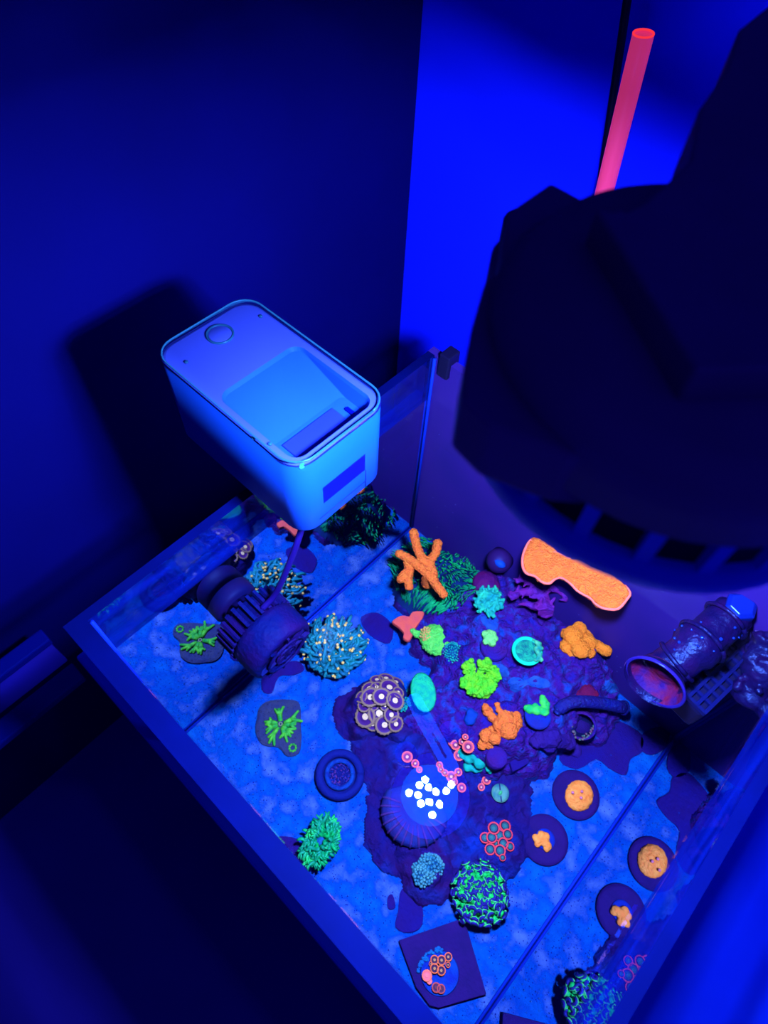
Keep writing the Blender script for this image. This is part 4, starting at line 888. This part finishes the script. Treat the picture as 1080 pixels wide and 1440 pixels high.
# ================================================================== WAVE PUMP on the left glass
m_pump = mat('pump_plastic', (0.0008, 0.0016, 0.040), (0.006, 0.001, 0.036), 45, rough=0.6, spec=0.1, bump=0.35, bscale=260, lo=.4, hi=.7)
m_pumpd = mat('pump_dark', (0.0006, 0.0012, 0.026), (0.003, 0.0008, 0.022), 45, rough=0.6, spec=0.1)
PY, PZ = 0.0985, 0.190
pm = thing('wave_pump', 'round dark wave pump held by a magnet on the left glass under the feeder', 'pump', (0.0, PY, PZ))
def pput(n, bm, m, **k): return put(n, mesh(n, bm, m, **k), pm)
ax = (1, 0.0, -0.05)
P = Vector((0, PY, PZ))
bm = nb(); lathe(bm, P, ax, [(.018, .0006), (.021, .002), (.021, .013), (.019, .016)], 32); pput('inner_magnet', bm, m_pumpd)
bm = nb(); lathe(bm, P, ax, [(.013, .012), (.013, .022), (.018, .026), (.024, .028)], 32); pput('neck', bm, m_pumpd)
bm = nb(); lathe(bm, P, ax, [(.024, .026), (.027, .028), (.0275, .046), (.031, .048), (.0315, .052), (.0315, .068), (.030, .073), (.026, .076), (.025, .074), (.012, .073)], 48); pput('housing', bm, m_pump)
A = Vector(ax).normalized()
for k in range(26):
    a = 2 * PI * k / 26; bm = nb(); box(bm, (.029, -.0017, .0265), (.0325, .0012, .0475))
    bm.transform(Matrix.Translation(P) @ A.to_track_quat('Z', 'Y').to_matrix().to_4x4() @ Matrix.Rotation(a, 4, 'Z')); pput('rib', bm, m_pump, smooth=False)
for k in range(9):
    a = PI * k / 9; bm = nb(); box(bm, (-.0265, -.0010, .0735), (.0265, .0010, .0775))
    bm.transform(Matrix.Translation(P) @ A.to_track_quat('Z', 'Y').to_matrix().to_4x4() @ Matrix.Rotation(a, 4, 'Z'))
    if k in (0, 2, 4, 6): pput('grille_bar', bm, m_pump, smooth=False)
for r0 in (.010, .019):
    bm = nb(); lp = ring(P + A * .0772, r0, A, 28); tube(bm, lp + [lp[0]], .0013, 6); pput('grille_ring', bm, m_pump)
bm = nb(); tube(bm, curve([P + A * .045 + Vector((0, .006, .030)), P + A * .047 + Vector((0, .020, .040)), (.050, .135, .262), (.046, .155, .290), (.020, .195, .300), (-.004, .215, .2995), (-.030, .225, .294), (-.05, .235, .22)], 8), .0026, 10); pput('cable', bm, mat('pump_cable', (0.004, 0.001, 0.055), rough=.6, spec=.1))
bm = nb(); lathe(bm, (-GT - .0005, PY, PZ), (-1, 0, 0), [(.018, 0), (.021, .002), (.021, .024), (.018, .027)], 32); pput('outer_magnet', bm, m_pumpd)

# ================================================================== RETURN NOZZLE, STRAINER, PIPES in the back right corner
m_noz = mat('wet_black_pipe', (0.002, 0.001, 0.020), (0.006, 0.001, 0.024), 60, rough=0.35, spec=0.18, bump=0.5, bscale=150, lo=.45, hi=.75)
m_red = mat('coralline_inside', seen(110, 14, 75, .75), seen(50, 20, 165, .75), 90, rough=0.7, bump=0.5, bscale=260)
NC = atz(919, 961, .222); NB = atz(1040, 855, .2365)
nd = (NB - NC).normalized()
nz = thing('return_nozzle', 'flared black return pipe with a coralline-red mouth near the back right corner', 'pipe', NC)
bm = nb(); prof = [(.0300, 0), (.0312, .001), (.0300, .003), (.024, .014), (.0205, .028), (.0195, .045), (.023, .050), (.023, .062), (.020, .066), (.020, .100)]
tilt = Vector((.02, .95, -.10)).normalized()
bm = nb(); lathe(bm, NC, tilt, [(.0225, .0012), (.0245, .0), (.0252, .001), (.0235, .004)], 40, None, False, False); put('lip', mesh('lip', bm, mat('pipe_lip', seen(35, 25, 190), rough=.3, spec=.5)), nz)
path = curve([NC + tilt * .0008, NC + tilt * .014, NC + nd * .034 + Vector((0, 0, .006)), NC + nd * .060 + Vector((0, 0, .008)), NC + nd * .085 + Vector((0, 0, .01))], 5)
def rprof(i, n): t = i / (n - 1); return .0243 - .0085 * min(1, t / .3) + (.003 if .52 < t < .68 else 0)
bm = nb(); tube(bm, path, [rprof(i, len(path)) for i in range(len(path))], 36)
bm.faces.ensure_lookup_table(); bmesh.ops.delete(bm, geom=[min((f for f in bm.faces if len(f.verts) > 4), key=lambda f: (f.calc_center_median() - NC).length)], context='FACES_ONLY'); put('flared_pipe', mesh('flared_pipe', bm, m_noz), nz)
bm = nb(); lathe(bm, NC + tilt * .0008, tilt, [(.0232, 0), (.0215, .004), (.0185, .010), (.0150, .014), (.006, .0125), (.002, .0115)], 36, None, False, True); put('mouth', mesh('mouth', bm, m_red), nz, label='coralline red mouth')
for t, r in ((.40, .0172), (.66, .0195), (.9, .0175)):
    i = int(t * (len(path) - 1)); lp = ring(path[i], r, path[i + 1] - path[i - 1], 24); bm = nb(); tube(bm, lp + [lp[0]], .0018, 6); put('joint_ring', mesh('joint_ring', bm, m_noz), nz)
bm = nb()
for k in range(60):
    i = R_.randrange(6, len(path) - 1); a = R_.uniform(0, 2 * PI); q = ring(path[i], rprof(i, len(path)) + .0005, path[i] - path[i - 1], 1, a)[0]
    if q.z > path[i].z: ball(bm, q, R_.uniform(.0006, .0018), 1)
put('wet_growth', mesh('wet_growth', bm, mat('wet_growth', (.002, .01, .12), rough=.1, spec=.8)), nz, kind='stuff')
# strainer with square openings
SC = atz(992, 968, .205); se = (atz(1032, 930, .205) - SC).normalized(); sw = Vector((-se.y, se.x, 0)) * -1
stn = thing('strainer', 'dark strainer cage with a grid of square openings beside the return pipe', 'strainer', SC)
def sput(n, bm, m, **k): return put(n, mesh(n, bm, m, **k), stn)
bm = nb(); box(bm, (-.018, -.014, -.034), (.052, .014, -.003)); bevel(bm, .004)
MS = Matrix(((se.x, sw.x, 0, SC.x), (se.y, sw.y, 0, SC.y), (se.z, sw.z, 1, SC.z), (0, 0, 0, 1)))
bm.transform(MS); sput('cage_body', bm, m_blk, smooth=False)
m_grid = mat('grid_bar', seen(14, 18, 130, .7), seen(10, 16, 150, .6), 60, rough=.4, spec=.4)
for k in range(8):
    bm = nb(); x = -.016 + k * .0092; box(bm, (x - .0014, -.013, -.004), (x + .0014, .013, .0005)); bm.transform(MS); sput('grid_bar', bm, m_grid, smooth=False)
for k in range(4):
    bm = nb(); y = -.012 + k * .008; box(bm, (-.017, y - .0014, -.004), (.050, y + .0014, .0012)); bm.transform(MS); sput('grid_bar', bm, m_grid, smooth=False)
# second lumpy pipe to the right
q0, q1 = atz(1052, 985, .20), atz(1085, 895, .238)
bm = nb(); pts = curve([q0, q0.lerp(q1, .35) + Vector((0, 0, .006)), q0.lerp(q1, .7), q1], 6); tube(bm, pts, [.014 + .002 * math.sin(i * 1.1) for i in range(len(pts))], 16)
for k in range(40):
    p = pts[R_.randrange(len(pts))]; ball(bm, p + Vector((R_.uniform(-.013, .013), R_.uniform(-.013, .013), R_.uniform(0, .012))), R_.uniform(.002, .005), 1)
me = fuse('intake_pipe', bm, m_noz, .0016, 2, .0008, 150)
tag(put('intake_pipe', me, None, q0), 'lumpy overgrown dark intake pipe at the right glass', 'pipe')
# faceted cap added to carry the bright blue glint above the pipe
cp = atz(1052, 850, .262); m_cap = mat('glint_blue', seen(10, 40, 235, .55), rough=.3, spec=.4)
bm = nb(); lathe(bm, cp + Vector((0, 0, -.030)), (-.10, -.1, 1), [(.0085, 0), (.0085, .012), (.0125, .016), (.0125, .028), (.009, .031)], 6); bevel(bm, .0008)
tag(put('glint_cap', mesh('glint_cap', bm, m_cap, False), None, cp - Vector((0, 0, .03))), 'faceted cap painted as the blue glint above the return pipe at the right edge', 'cap')

# ================================================================== RED TUBE, its shadow strip, at the back wall
tb0, tb1 = at(905, 47, 1, .53), at(838, 318, 1, .535); tdir = (tb1 - tb0)
rt = thing('acrylic_tube', 'glowing red clear tube standing upright before the blue back wall', 'tube', tb0 + tdir * 3.4)
bm = nb(); lathe(bm, tb0, tdir, [(.0066, 0), (.0074, .0), (.0078, .0006), (.0078, tdir.length * 3.4), (.0066, tdir.length * 3.4)], 28, None, False, False)
m_tube = mat('red_acrylic', (0.50, 0.035, 0.13), (0.50, 0.03, 0.11), 20, rough=0.3, spec=.3); 
bb = m_tube.node_tree.nodes['Principled BSDF']; bb.inputs['Emission Color'].default_value = (1.0, 0.05, 0.27, 1); bb.inputs['Emission Strength'].default_value = 0.42
put('wall', mesh('wall', bm, m_tube), rt)
m_te = emit('red_tube_end', (1.0, 0.035, 0.06), 1.0)
bm = nb(); lp = ring(tb0, .0072, tdir, 28); tube(bm, lp + [lp[0]], .00075, 8); put('cut_end', mesh('cut_end', bm, m_te), rt, label='bright red cut end')
bm = nb(); lathe(bm, tb0, tdir, [(.0064, .0015), (.003, .0016)], 24); put('core', mesh('core', bm, m_tube), rt)
s0, s1 = at(888, -40, 1, .556), at(838, 300, 1, .556); sd = (s1 - s0).normalized()
bm = nb(); tube(bm, [s0 - sd * .1, s0, s1, s1 + sd * .35], .0034, 10)  # thin black rod standing in for the tube's shadow on the wall
tag(put('tube_shadow', mesh('tube_shadow', bm, m_blk), None, s1 + sd * .35), 'thin dark rod for the tube shadow on the blue back wall just left of the red tube', 'conduit')
# block added on the back rim for the blue glints beside the lamp
for i, (u, v, z, l) in enumerate(((652, 487, HR + .004, 'small dark block added for the blue glints on the rim nearest the dark wall corner'),)):
    p = atz(u, v, z); bm = nb(); box(bm, (p.x - .006, TW - .004, z - .02), (p.x + .006, TW + GT + .004, z + .006)); bevel(bm, .0015)
    tag(put('glint_block', mesh('glint_block', bm, m_blk, False), None, (p.x, TW, z - .02)), 'small dark block added for the blue glints on the back rim beside the lamp', 'clip')
